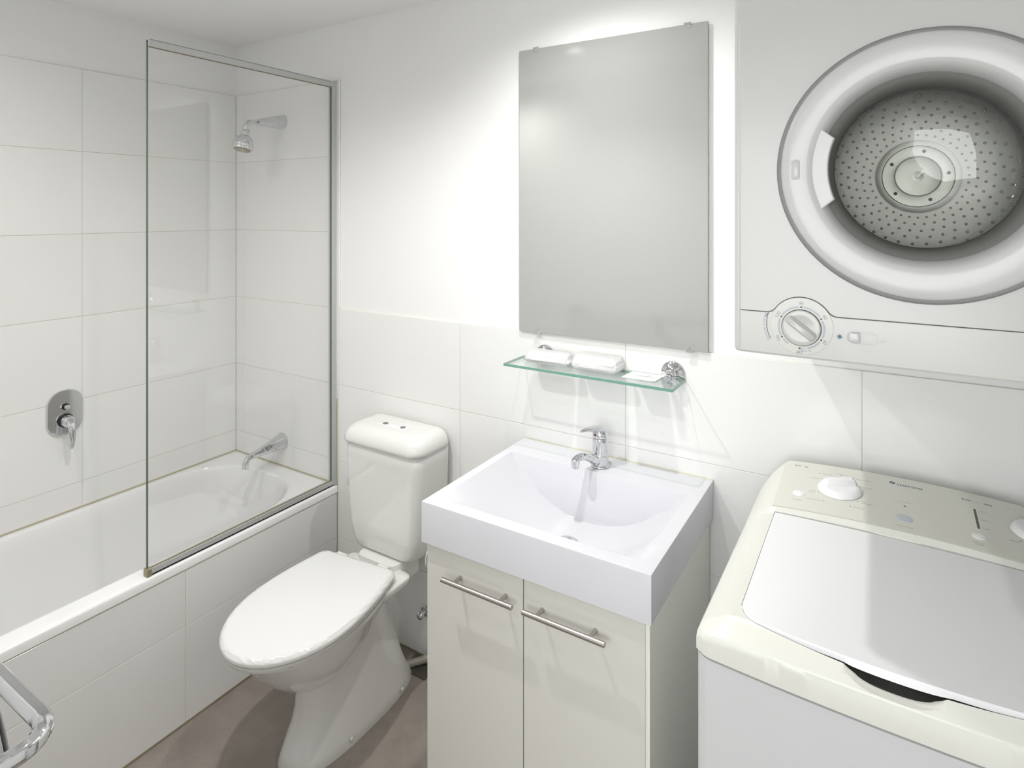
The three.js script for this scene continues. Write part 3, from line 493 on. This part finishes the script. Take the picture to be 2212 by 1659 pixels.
  const skirt = loft([per.map(P), per.map(p => { const q = grow(p, 0.0022); q[1] -= 0.003; return q; }), per.map(p => { const q = grow(p, 0.0036); q[1] = Math.max(0.8735, q[1] - 0.012); return q; }), per.map(p => { const q = grow(p, 0.0038); q[1] = 0.8725; return q; }), per.map(p => { const q = grow(p, -0.004); q[1] = 0.8705; return q; })], { capStart: false, capEnd: false, crease: 0.7 });
  obj('top_moulding', [top, skirt], M.cream, t);
  // lid plate
  const lus = merged1(span(LX0, LX1, 44), span(LX0, LX0 + 0.03, 14), span(LX1 - 0.03, LX1, 14)), lvs = span(0, 1, 36);
  const lz = (x, v) => { const lf = lidFront(x) - 0.001, k = clamp((Math.abs(x - (LX0 + LX1) / 2) - ((LX1 - LX0) / 2 - rr)) / rr), kb = k * 0.25; return lerp(LZ0 + 0.0025 + rr * 0.3 * (1 - Math.sqrt(1 - kb * kb)), lf - rr * (1 - Math.sqrt(Math.max(0, 1 - k * k))), v); };
  const lp = (x, v, dy = 0, o = 0) => { const z = lz(x, v); return [x - OX + (x <= LX0 + 1e-9 ? -o : x >= LX1 - 1e-9 ? o : 0), lidY(x, z) + 0.0012 + dy, z - OZ + (v >= 1 ? o : v <= 0 ? -o : 0)]; };
  const lper = perimeter(lus, lvs), lidTop = gridGeo(lus, lvs, (x, v) => lp(x, v), 0.8);
  const tongue = x => { const u = (x - 0.0055) / 0.0615; return Math.abs(u) < 1 ? Math.sqrt(1 - Math.pow(Math.abs(u), 2.4)) : 0; };
  const lidSide = loft([lper.map(([x, v]) => lp(x, v)), lper.map(([x, v]) => lp(x, v, -0.0008, 0.0008)), lper.map(([x, v]) => lp(x, v, -0.0025, 0.0012)), lper.map(([x, v]) => { const q = lp(x, v, -0.009, 0.0012); if (v >= 1) q[2] += 0.0055 * tongue(x); return q; }), lper.map(([x, v]) => { const q = lp(x, v, -0.0105, -0.002); return q; })], { capStart: false, capEnd: false, crease: 0.7 });
  const lid = obj('lid', [lidTop, lidSide], M.lidwhite, t);
  // printed control panel
  const CX0 = -0.2115, CX1 = 0.2385, CZ0 = 0.0672, CZ1 = 0.2762, PW = 1960, PH = Math.round(PW * (CZ1 - CZ0) / (CX1 - CX0)), S = PW / (CX1 - CX0);
  const tex = canvasTex(PW, PH, (c) => {
    const X = x => (x - CX0) * S, Y = z => (z - CZ0) * S;
    c.fillStyle = '#dcdcd2'; c.fillRect(0, 0, PW, PH);
    const text = (s, x, z, mm, col, al = 'center', w = '', f = 'sans-serif') => { c.fillStyle = col; c.font = `${w} ${Math.round(mm * S / 1000 * 1.38)}px ${f}`; c.textAlign = al; c.textBaseline = 'middle'; c.fillText(s, X(x), Y(z)); };
    const blue = '#33506b', gr = '#8b8f92', dk = '#4b4f52';
    text('4.5', -0.191, 0.0835, 7, '#4a6b94', 'left', 'bold'); text('kg', -0.1695, 0.0845, 5, '#4a6b94', 'left', 'bold');
    const ang = [-22, -0.7, 23, 64.5, 121.8, 156.4, -153, -111.9, -57.7], lab = ['Delicates', 'Heavy Duty', 'Heavy / Normal', 'Normal', 'Non\nColourfast', 'Drip Dry', 'Drain & Spin', 'Rinse\n& Spin', 'Woollens'];
    ang.forEach((a, k) => { const cx = -0.0918, cz = 0.167, r = 0.0555, rx = r * 0.72 + 0.006, x = cx + Math.sin(a * D2R) * (Math.abs(a) > 40 && Math.abs(a) < 140 ? 0.0425 : 0.058), z = cz - Math.cos(a * D2R) * 0.066; c.fillStyle = '#3c3f40'; c.beginPath(); c.arc(X(x), Y(z), S * 0.0013, 0, 7); c.fill();
      const left = a < -5 && k !== 1, lines = lab[k].split('\n'); lines.forEach((s, i) => text(s, k === 1 ? x : x + (left ? -0.005 : 0.006), z + (k === 1 ? -0.0065 : 0) + (i - (lines.length - 1) / 2) * 0.0066, 3.5, k > 1 && k < 6 ? '#6f7374' : gr, k === 1 ? 'center' : left ? 'right' : 'left')); });
    text('POWER', -0.168, 0.2395, 3.6, gr);
    // maker's mark and name
    c.fillStyle = '#2e4a60'; c.save(); c.translate(X(0.006), Y(0.0905)); const q = S * 0.0052;
    c.beginPath(); c.arc(0, 0, q, Math.PI * 0.75, Math.PI * 1.85); c.quadraticCurveTo(-q * 0.1, -q * 0.55, 0.05 * q, q * 0.1); c.quadraticCurveTo(-q * 0.3, q * 0.15, -q * 0.7, q * 0.7); c.fill();
    c.beginPath(); c.arc(q * 0.2, q * 0.1, q, Math.PI * -0.25, Math.PI * 0.85); c.quadraticCurveTo(q * 0.2, q * 0.75, q * 0.25, 0); c.quadraticCurveTo(q * 0.5, -q * 0.1, q * 0.9, -q * 0.6); c.fill(); c.restore();
    c.font = `bold ${Math.round(0.0104 * S)}px sans-serif`; c.textAlign = 'left'; c.textBaseline = 'middle'; c.save(); c.translate(X(0.0143), Y(0.0945)); const tw = c.measureText('SIMPSON').width; c.scale(0.0482 * S / tw, 1); c.fillText('SIMPSON', 0, 0); c.restore();
    text('IN PROGRESS', 0.028, 0.1655, 2.9, gr); c.fillStyle = '#35322c'; c.beginPath(); c.arc(X(0.028), Y(0.1815), S * 0.0021, 0, 7); c.fill();
    text('START/PAUSE', 0.0255, 0.2605, 3.7, gr);
    c.font = `bold ${Math.round(0.0085 * S)}px sans-serif`; c.save(); c.translate(X(0.1293), Y(0.0955)); c.scale(1.25, 0.9); c.textAlign = 'left'; c.lineWidth = 2; c.strokeStyle = gr; c.fillStyle = dk; c.fillText('EZI', 0, 0); const ew = c.measureText('EZI').width; c.fillStyle = '#c4c6c2'; c.fillText('set', ew, 0); c.restore();
    text('450', 0.1665, 0.0952, 6.3, dk, 'left', 'bold');
    c.fillStyle = '#4a473e'; c.beginPath(); c.roundRect(X(0.1482) - S * 0.0018, Y(0.126), S * 0.0042, S * 0.075, S * 0.0019); c.fill();
    text('Hot', 0.1575, 0.130, 4, '#7d8180', 'left'); text('Warm', 0.1565, 0.163, 4, '#7d8180', 'left'); text('Cold', 0.1555, 0.1945, 4, '#7d8180', 'left');
    text('WATER', 0.1435, 0.2515, 4, '#7d8180'); text('TEMP', 0.1435, 0.2575, 4, '#7d8180');
    text('Load', 0.222, 0.1085, 4.2, '#5d6162', 'left'); text('Reset', 0.2075, 0.211, 4.2, '#5d6162', 'right'); c.fillStyle = '#2c2c2a'; c.beginPath(); c.arc(X(0.2105), Y(0.2045), S * 0.0017, 0, 7); c.fill(); text('Low', 0.216, 0.2135, 3.6, '#5d6162', 'left'); text('WATER', 0.216, 0.247, 4, '#5d6162', 'left'); text('LEVEL', 0.216, 0.2535, 4, '#5d6162', 'left');
  });
  const pus = span(CX0, CX1, 40), pvs = span(CZ0, CZ1, 24), pc = (x, z) => { let xx = x, zz = z; const r = 0.012, ax = clamp((CX0 + r - x) / r), az = clamp((CZ0 + r - z) / r); return [xx, zz]; };
  const panelTop = gridGeo(pus, pvs, (x, z) => [x - OX, surf(x, z) + 0.0013, z - OZ], 0, (x, z) => [(x - CX0) / (CX1 - CX0), 1 - (z - CZ0) / (CZ1 - CZ0)]);
  const panel = obj('control_panel', panelTop, std('#ffffff', 0.3, { map: tex }), t);
  const pper = perimeter(pus, pvs);
  obj('panel_edge', loft([pper.map(([x, z]) => [x - OX, surf(x, z) + 0.0013, z - OZ]), pper.map(([x, z]) => [x - OX + Math.sign(x - xc) * (x <= CX0 || x >= CX1 ? 0.0007 : 0), surf(x, z) - 0.001, z - OZ + (z <= CZ0 ? -0.0007 : z >= CZ1 ? 0.0007 : 0)])], { capStart: false, capEnd: false }), std('#b9b9ac', 0.5), panel);
  // knobs and buttons
  const nAt = (x, z) => V(0.022 * 2 * (x - xc) / 0.24 * 2, 1, 0.1021).normalize();
  const at = (x, z, h = 0) => V(x - OX, surf(x, z) + 0.0008, z - OZ).addScaledVector(nAt(x, z), h);
  function knob(x, z, r, turn) {
    const k = obj('knob', latheDir([[0, 0], [r, 0], [r + 0.001, 0.002], [r, 0.0055], [r * 0.93, 0.0085], [r * 0.86, 0.0115], [r * 0.74, 0.0138], [0, 0.0145]], nAt(x, z), at(x, z), 48), M.knob, t);
    const g = loft([[0.011, 1], [0.016, 0.99], [0.0225, 0.93], [0.0255, 0.86], [0.0262, 0.76]].map(([y, s]) => { const hw2 = lerp(0.0135, 0.0075, (y - 0.011) / 0.015); return rrect(-r * 0.84 * s, r * 0.84 * s, -hw2, hw2, Math.min(hw2 * 0.98, 0.0085), 6).map(([a, b]) => [a, y, b]); }), { crease: 0.8 });
    g.rotateY(turn); g.applyQuaternion(new THREE.Quaternion().setFromUnitVectors(V(0, 1, 0), nAt(x, z))); const p0 = at(x, z); g.translate(p0.x, p0.y, p0.z);
    const gr = obj('grip', g, M.knob, k);
    const m = new THREE.CylinderGeometry(0.0015, 0.0015, 0.0006, 12); const q0 = at(x + Math.cos(turn) * r * 0.68, z - Math.sin(turn) * r * 0.68, 0.0262); m.translate(q0.x, q0.y, q0.z); obj('pointer', m, std('#8c8f92', 0.4), k);
  }
  knob(-0.0918, 0.168, 0.0425, 0.42); knob(0.2345, 0.166, 0.0345, 1.35);
  const button = (x, z, r, m, dome) => obj('button', latheDir([[r, -0.002], [r, 0.0008], [r * 0.93, 0.0018], [0, 0.0018 + dome]], nAt(x, z), at(x, z), 36), m, t);
  button(-0.168, 0.2105, 0.0126, M.knob, 0.002); button(0.0265, 0.2305, 0.0142, M.startBtn, 0.0006); button(0.1452, 0.2295, 0.0108, M.knob, 0.001);
}

// ───────────────────────── clothes dryer ─────────────────────────
{
  const x0 = -0.232, W = 0.56, xc = x0 + W / 2, yb = 1.338, yt = 2.13, zf = 0.57, CY = 1.6495;
  const t = thing('clothes_dryer', 'white wall-mounted front-loading clothes dryer with a round glass door', 'dryer', [xc, yb, 0]);
  const hw = W / 2, H = yt - yb, cy = CY - yb;
  const outl = rrect(-hw, hw, 0.02, zf, [0.01, 0.01, 0.016, 0.016], 8);
  // cabinet shell without front (sides, top, bottom, back)
  obj('cabinet', [loft([outl.map(([x, z]) => [x * 0.992, 0, lerp(0.29, z, 0.992)]), outl.map(([x, z]) => [x, 0.004, z]), outl.map(([x, z]) => [x, H - 0.004, z]), outl.map(([x, z]) => [x * 0.992, H, lerp(0.29, z, 0.992)])].map((r, i) => r), { crease: 0.6 })].map(g => { // open the front face
    const p = g.attributes.position, keep = []; for (let i = 0; i < p.count; i += 3) { let f = true, inx = true; for (let k = 0; k < 3; k++) { if (p.getZ(i + k) < zf - 0.0005) f = false; } if (!f) for (let k = 0; k < 3; k++) keep.push(p.getX(i + k), p.getY(i + k), p.getZ(i + k)); }
    const n = new THREE.BufferGeometry(); n.setAttribute('position', new THREE.Float32BufferAttribute(keep, 3)); return toCreasedNormals(n, 0.6); })[0], M.dryW, t);
  // front: upper panel with the round opening, and the control strip with its bump around the dial
  const fx = hw - 0.0125, dkx = -0.1232 - xc, dky = 1.3915 - yb, dr = 0.0475, seam = 1.4105 - yb, gap = 0.0005;
  const seamPts = (o) => { const R = dr + o, h = seam + o - dky, rf = 0.018; // arc meets the level seam with a fillet
    const pts = [[-fx, seam + o]]; const d = Math.sqrt(Math.pow(R + rf, 2) - Math.pow(h + rf, 2));
    for (const s of [-1, 1]) { const fcx = dkx + s * d, fcy = seam + o + rf, a0 = Math.atan2(dky - fcy, dkx - fcx), seg = []; for (let i = 0; i <= 6; i++) { const a = lerp(-Math.PI / 2, s < 0 ? a0 : (a0 < 0 ? a0 : a0), i / 6); seg.push([fcx + rf * Math.cos(a), fcy + rf * Math.sin(a)]); } if (s > 0) { seg.forEach((p, i) => { const a = lerp(-Math.PI / 2, a0 > 0 ? a0 - 2 * Math.PI : a0, i / 6); seg[i] = [fcx + rf * Math.cos(a), fcy + rf * Math.sin(a)]; }); }
      if (s < 0) { pts.push(...seg); const b0 = Math.atan2(fcy - dky, fcx - dkx), b1 = Math.PI - b0; for (let i = 1; i < 24; i++) { const a = lerp(b0, b1, i / 24); pts.push([dkx + R * Math.cos(a), dky + R * Math.sin(a)]); } } else pts.push(...seg.reverse()); }
    pts.push([fx, seam + o]); return pts; };
  const upper = new THREE.Shape([...seamPts(gap), [fx, H - 0.012], [-fx, H - 0.012]].map(p => new THREE.Vector2(...p))); const hole = new THREE.Path(); hole.absarc(0, cy, 0.2, 0, Math.PI * 2, true); upper.holes.push(hole);
  const ex = { depth: 0.004, bevelEnabled: true, bevelThickness: 0.001, bevelSize: 0.0009, bevelOffset: -0.0009, bevelSegments: 2, curveSegments: 72 };
  obj('front_panel', [new THREE.ExtrudeGeometry(upper, ex).translate(0, 0, zf - 0.0045), boxg(-hw + 0.004, -fx + 0.0005, 0.004, H - 0.004, zf - 0.012, zf - 0.0012, 0.004), boxg(fx - 0.0005, hw - 0.004, 0.004, H - 0.004, zf - 0.012, zf - 0.0012, 0.004)], M.dryW, t);
  const lower = new THREE.Shape([...seamPts(-gap), [fx, 0.003], [-fx, 0.003]].map(p => new THREE.Vector2(...p)));
  const strip = obj('control_strip', new THREE.ExtrudeGeometry(lower, ex).translate(0, 0, zf - 0.0038), M.dryCtl, t);
  obj('seam_backing', boxg(-fx, fx, 0.002, 0.16, zf - 0.009, zf - 0.006), std('#a8a8a3', 0.6), strip);
  // dial: printed disc, ring gap, knob with a ridge
  const DT = canvasTex(1024, 1024, (c) => {
    c.fillStyle = '#d3d3cd'; c.fillRect(0, 0, 1024, 1024); const R = 512 / 0.0472, cx = 512, cz = 512 + 0.0028 * R; c.lineWidth = 0.0032 * R; c.strokeStyle = '#a9b3bb'; c.lineCap = 'butt';
    const arc = (a, b) => { c.beginPath(); c.arc(cx, cz, 0.0345 * R, (a - 90) * D2R, (b - 90) * D2R); c.stroke(); };
    const dots = { 90: 0, 60: 60, 30: 120, Off: 184, 150: 239, 120: 298 };
    arc(5, 54); arc(66, 114); arc(126, 164); arc(303, 355); arc(244, 292); arc(215, 233); for (const a of [169, 173.5, 178]) arc(a, a + 2);
    c.textAlign = 'center'; c.textBaseline = 'middle';
    for (const [s, a] of Object.entries(dots)) { const p = [cx + Math.sin(a * D2R) * 0.0345 * R, cz - Math.cos(a * D2R) * 0.0345 * R]; c.fillStyle = '#2a2d30'; c.beginPath(); c.arc(...p, 0.0016 * R, 0, 7); c.fill(); c.save(); c.translate(cx + Math.sin(a * D2R) * 0.0408 * R, cz - Math.cos(a * D2R) * 0.0408 * R); c.rotate(a * D2R); c.font = `${Math.round(0.0066 * R)}px sans-serif`; c.fillStyle = '#4c5257'; c.fillText(s, 0, 0); c.restore(); }
    'Airing'.split('').forEach((s, i) => { const a = 172 - (2.5 - i) * -3.6; c.save(); c.translate(cx + Math.sin((160 + i * 3.6) * D2R) * 0.039 * R, cz - Math.cos((160 + i * 3.6) * D2R) * 0.039 * R); c.rotate((160 + i * 3.6) * D2R); c.font = `${Math.round(0.0042 * R)}px sans-serif`; c.fillStyle = '#5c646a'; c.fillText(s, 0, 0); c.restore(); });
  });
  const disc = new THREE.CircleGeometry(0.0468, 64).translate(dkx, dky, zf + 0.0017);
  const dd = obj('dial_disc', disc, std('#ffffff', 0.22, { map: DT }), strip);
  obj('dial_rim', latheDir([[0.0468, -0.001], [0.0472, 0.0012], [0.0468, 0.0017]], V(0, 0, 1), V(dkx, dky, zf), 64), M.dryCtl, strip);
  const ky = 1.3888 - yb;
  obj('knob_gap', latheDir([[0.0292, 0.0019], [0.0303, 0.0019], [0.0303, 0.0021], [0.0292, 0.0021]], V(0, 0, 1), V(dkx, ky, zf), 56), M.dark, strip);
  const kn = obj('dial_knob', latheDir([[0.0293, 0.0015], [0.0293, 0.0045], [0.0275, 0.0068], [0.020, 0.0055], [0, 0.005]], V(0, 0, 1), V(dkx, ky, zf), 56), M.dryKnob, t);
  { const g = loft([[0.0045, 1, 0.0085], [0.011, 0.97, 0.0062], [0.0155, 0.9, 0.0045], [0.0168, 0.8, 0.003]].map(([h, s, w]) => rrect(-0.0265 * s, 0.0265 * s, -w, w, Math.min(w * 0.98, 0.006), 6).map(([a, b]) => [a, b, h])), { crease: 0.8 }); g.rotateZ(-0.66); g.translate(dkx, ky, zf); obj('grip', g, M.dryKnob, kn); }
  // slide switch
  const sx = -0.0365 - xc, sy2 = 1.381 - yb, slotShape = (w, h) => { const s = new THREE.Shape(), r = h / 2; s.absarc(w / 2 - r, 0, r, -Math.PI / 2, Math.PI / 2, false); s.absarc(-w / 2 + r, 0, r, Math.PI / 2, Math.PI * 1.5, false); return s; };
  { const ring = slotShape(0.043, 0.0205), inn = slotShape(0.0405, 0.018); ring.holes.push(new THREE.Path(inn.getPoints(16).reverse())); obj('switch_slot', [new THREE.ExtrudeGeometry(ring, { depth: 0.0012, bevelEnabled: false, curveSegments: 16 }).translate(sx, sy2, zf + 0.0011)], M.dryCtl, strip); }
  obj('switch_button', loft([[0.0002, 0.0], [0.003, 0.0004], [0.0045, 0.0014], [0.005, 0.003]].map(([h, i]) => rrect(sx - 0.019 + i, sx - 0.0015 - i, sy2 - 0.0085 + i, sy2 + 0.0085 - i, [0.0052, 0.003, 0.003, 0.0052], 6).map(([a, b]) => [a, b, zf + h + 0.0011])), { crease: 0.8 }), M.dryDoor, strip);
  // sun marks and the rotation arrow, printed on a thin clear film
  const film = canvasTex(1024, 512, (c) => { c.clearRect(0, 0, 1024, 512); const Sx = 1024 / 0.17; const X = x => (x + xc + 0.19) * Sx, Y = y => (1.425 - yb - y) * Sx;
    const sun = (x, y, r, col, half) => { c.fillStyle = c.strokeStyle = col; c.beginPath(); half ? c.arc(x, y, r, Math.PI, 0) : c.arc(x, y, r, 0, 7); half ? c.stroke() : c.fill(); c.lineWidth = 3; for (let i = 0; i < 8; i++) { if (half && i > 4) continue; const a = -i * Math.PI / 4; c.beginPath(); c.moveTo(x + Math.cos(a) * r * 1.4, y + Math.sin(a) * r * 1.4); c.lineTo(x + Math.cos(a) * r * 1.75, y + Math.sin(a) * r * 1.75); c.stroke(); } };
    sun(X(-0.0671 - xc), Y(1.380 - yb), 0.0031 * Sx, '#4c6f86', false);
    c.strokeStyle = '#5c6b78'; c.lineWidth = 0.0011 * Sx; c.beginPath(); c.arc(X(dkx), Y(dky), 0.0535 * Sx, 152 * D2R, 200 * D2R); c.stroke(); const a = 200 * D2R, ex2 = X(dkx) + 0.0535 * Sx * Math.cos(a), ey = Y(dky) + 0.0535 * Sx * Math.sin(a); c.beginPath(); c.moveTo(ex2, ey); c.lineTo(ex2 - 0.0055 * Sx, ey + 0.0075 * Sx); c.stroke();
    c.fillStyle = '#8d9aa5'; c.font = `${Math.round(0.0042 * Sx)}px sans-serif`; c.textAlign = 'center'; c.textBaseline = 'middle'; 'Rotation Direction'.split('').forEach((s, i) => { const b = (152 + i * 2.75) * D2R; c.save(); c.translate(X(dkx) + 0.0575 * Sx * Math.cos(b), Y(dky) + 0.0575 * Sx * Math.sin(b)); c.rotate(b + Math.PI / 2); c.fillText(s, 0, 0); c.restore(); });
  });
  obj('print', new THREE.PlaneGeometry(0.17, 0.085).translate(-0.19 - xc + 0.085, 1.425 - yb - 0.0425, zf + 0.00155), std('#ffffff', 0.4, { map: film, transparent: true }), strip);
  const film2 = canvasTex(128, 128, (c) => { c.clearRect(0, 0, 128, 128); c.strokeStyle = '#a7adb2'; c.lineWidth = 5; c.beginPath(); c.arc(64, 74, 24, Math.PI, 0); c.stroke(); for (let i = 0; i < 5; i++) { const a = -i * Math.PI / 4; c.beginPath(); c.moveTo(64 + Math.cos(a) * 36, 74 + Math.sin(a) * 36); c.lineTo(64 + Math.cos(a) * 48, 74 + Math.sin(a) * 48); c.stroke(); } });
  obj('print', new THREE.PlaneGeometry(0.0105, 0.0105).translate(-0.0075 - xc, 1.3785 - yb, zf + 0.00155), std('#ffffff', 0.4, { map: film2, transparent: true }), strip);
  // door
  const zA = V(0, 0, 1), ctr = V(0, cy, zf);
  obj('door_seal', latheDir([[0.2, -0.006], [0.207, -0.002], [0.2085, 0.002], [0.207, 0.006], [0.203, 0.008], [0.2, 0.006]], zA, ctr, 96), M.gasket, t);
  const R1 = 0.1435, door = obj('door_ring', latheDir([[R1 + 0.004, -0.03], [R1, -0.016], [R1 + 0.0012, -0.006], [R1 + 0.005, 0.004], [R1 + 0.0095, 0.0105], [R1 + 0.0135, 0.0138], [0.163, 0.0155], [0.178, 0.0168], [0.19, 0.0165], [0.197, 0.0145], [0.2005, 0.0105], [0.2015, 0.006], [0.2015, 0.0]], zA, ctr, 128), M.dryDoor, t);
  obj('door_button', loft([[0, 0], [0.0022, 0.0006], [0.003, 0.002]].map(([h, i]) => rrect(-0.1845 + i, -0.1715 - i, cy - 0.0165 + i, cy + 0.0165 - i, 0.0042, 6).map(([a, b]) => [a, b, zf + 0.0158 + h])), { crease: 0.6 }), M.dryDoor, door);
  { // latch handle bridging the inner edge of the ring
    const pts = []; for (let i = 0; i <= 12; i++) { const a = (180 + lerp(-25, 25, i / 12)) * D2R; pts.push([Math.cos(a) * (R1 + 0.012), Math.sin(a) * (R1 + 0.012)]); } for (let i = 0; i <= 12; i++) { const a = (180 + lerp(22, -22, i / 12)) * D2R; pts.push([Math.cos(a) * (R1 - 0.0125), Math.sin(a) * (R1 - 0.0125)]); }
    obj('door_handle', new THREE.ExtrudeGeometry(new THREE.Shape(pts.map(p => new THREE.Vector2(...p))), { depth: 0.016, bevelEnabled: true, bevelThickness: 0.0025, bevelSize: 0.0022, bevelOffset: -0.0022, bevelSegments: 3 }).translate(0, cy, zf - 0.0065), M.dryDoor, door); }
  obj('rubber_collar', latheDir([[R1 + 0.003, -0.012], [0.138, -0.012], [0.131, -0.018], [0.127, -0.03], [0.1255, -0.046], [0.128, -0.062], [0.138, -0.07], [0.17, -0.075]], zA, ctr, 96), M.rubber, t);
  obj('door_glass', latheDir([[0.1262, -0.034], [0.118, -0.046], [0.1, -0.058], [0.07, -0.068], [0.035, -0.0735], [0, -0.075]], zA, ctr, 96), M.clear, t);
  // drum
  const zd = 0.255 - zf, drum = obj('drum', latheDir([[0.17, -0.076], [0.245, -0.08], [0.25, -0.09], [0.25, zd + 0.03], [0.235, zd + 0.012], [0.2, zd + 0.006], [0.0725, zd + 0.001], [0.0705, zd - 0.0012], [0.0596, zd - 0.0018]], zA, ctr, 96), M.drum, t);
  const hub = obj('drum_hub', latheDir([[0.0602, zd - 0.0024], [0.06, zd + 0.0005], [0.0585, zd + 0.0012], [0.0405, zd + 0.0012], [0.0392, zd - 0.001], [0.0385, zd + 0.0005], [0.037, zd + 0.0025], [0.012, zd + 0.003], [0.0105, zd + 0.0018], [0.009, zd + 0.003], [0, zd + 0.003]], zA, ctr, 64), M.drumHub, t);
  obj('spindle', boxg(-0.004, 0.004, cy - 0.004, cy + 0.004, zf + zd + 0.003, zf + zd + 0.006, 0.0006).rotateZ(0), M.drum, hub);
  for (let i = 0; i < 5; i++) { const a = (78 + i * 72) * D2R; obj('hub_screw', latheDir([[0, 0.001], [0.003, 0.001], [0.0034, -0.0004], [0, -0.0004]], zA, V(0.0495 * Math.cos(a), cy + 0.0495 * Math.sin(a), zf + zd + 0.0014), 14), M.dark, hub); }
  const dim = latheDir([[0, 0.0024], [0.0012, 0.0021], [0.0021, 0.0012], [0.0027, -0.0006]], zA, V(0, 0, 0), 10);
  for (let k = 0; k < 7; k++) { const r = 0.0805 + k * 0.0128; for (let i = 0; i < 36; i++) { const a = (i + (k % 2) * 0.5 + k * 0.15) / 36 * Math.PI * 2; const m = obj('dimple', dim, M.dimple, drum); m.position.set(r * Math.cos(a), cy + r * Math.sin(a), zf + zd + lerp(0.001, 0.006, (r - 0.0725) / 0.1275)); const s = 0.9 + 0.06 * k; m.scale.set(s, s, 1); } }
}

// ───────────────────────── towel rail by the doorway ─────────────────────────
{
  const y = 1.03, z = 1.386, x1 = -0.75, x0 = -1.52;
  const t = thing('towel_rail', 'chrome towel rail with rounded bends beside the doorway', 'towel rail', [(x0 + x1) / 2, y, ZF]);
  const X = t.position.x, r = 0.0098, b = 0.035, zz = z - ZF, p = [V(x1 - X, 0, -0.0003), V(x1 - X, 0, zz + b + 0.02), V(x1 - X, 0, zz + b)];
  for (let i = 1; i < 6; i++) { const a = i / 6 * Math.PI / 2; p.push(V(x1 - X - b + b * Math.cos(a), 0, zz + b - b * Math.sin(a))); }
  p.push(V(x1 - X - b, 0, zz), V(x1 - X - b - 0.02, 0, zz), V(x0 - X + b + 0.02, 0, zz), V(x0 - X + b, 0, zz));
  for (let i = 1; i < 6; i++) { const a = i / 6 * Math.PI / 2; p.push(V(x0 - X + b - b * Math.sin(a), 0, zz + b - b * Math.cos(a))); }
  p.push(V(x0 - X, 0, zz + b), V(x0 - X, 0, zz + b + 0.02), V(x0 - X, 0, -0.0003));
  obj('bar', sweep(p, [r, r], 24, 160), M.chrome, t);
  for (const x of [x0, x1]) obj('wall_flange', latheDir([[0, 0.0002], [0.024, 0.0002], [0.023, 0.005], [0.014, 0.009], [0, 0.009]], V(0, 0, -1), V(x - X, 0, 0), 32), M.chrome, t);
  // towel draped over the bar
  const tw = thing('hanging_towel', 'white terry towel hanging folded over the chrome rail', 'towel', [-1.2, y, z]);
  const path = []; for (const [dz, yy] of [[0.03, -0.5], [0.0285, -0.3], [0.024, -0.12], [0.0185, -0.03]]) path.push([dz, yy]); for (let i = 0; i <= 8; i++) { const a = i / 8 * Math.PI; path.push([0.0165 * Math.cos(a), 0.0165 * Math.sin(a)]); } for (const [dz, yy] of [[-0.0185, -0.03], [-0.023, -0.12], [-0.027, -0.28], [-0.029, -0.46]]) path.push([dz, yy]);
  const edge = (x, d) => x > 0 ? x + 0.03 * sstep(0.0, 0.1, d) : x;
  const sheet = (o) => gridGeo(span(-0.2, 0.185, 40), span(0, path.length - 1, 60), (x, v) => { const k = Math.min(path.length - 2, Math.floor(v)), f = v - k, dz = lerp(path[k][0], path[k + 1][0], f), yy = lerp(path[k][1], path[k + 1][1], f), d = Math.max(0, -yy), n = Math.hypot(dz, yy > 0 ? yy : 0) || 1; const s = Math.sign(dz || 1); return [x + 0.085 * sstep(0, 0.17, d) * (x > 0 ? x / 0.185 : x / 0.4), yy + (yy > 0 ? o * yy / n : 0), dz + o * (yy > 0 ? dz / n : s) + 0.004 * Math.sin(x * 40) * sstep(0, 0.3, d)]; }, 0, (x, v) => [x * 3, v * 0.06]);
  const outer = sheet(0.005), inner = sheet(-0.001); obj('cloth', [outer, inner], M.terry, tw);
}

scene.traverse(o => { if (o.isMesh) { o.castShadow = true; o.receiveShadow = true; } });
renderer.render(scene, camera);
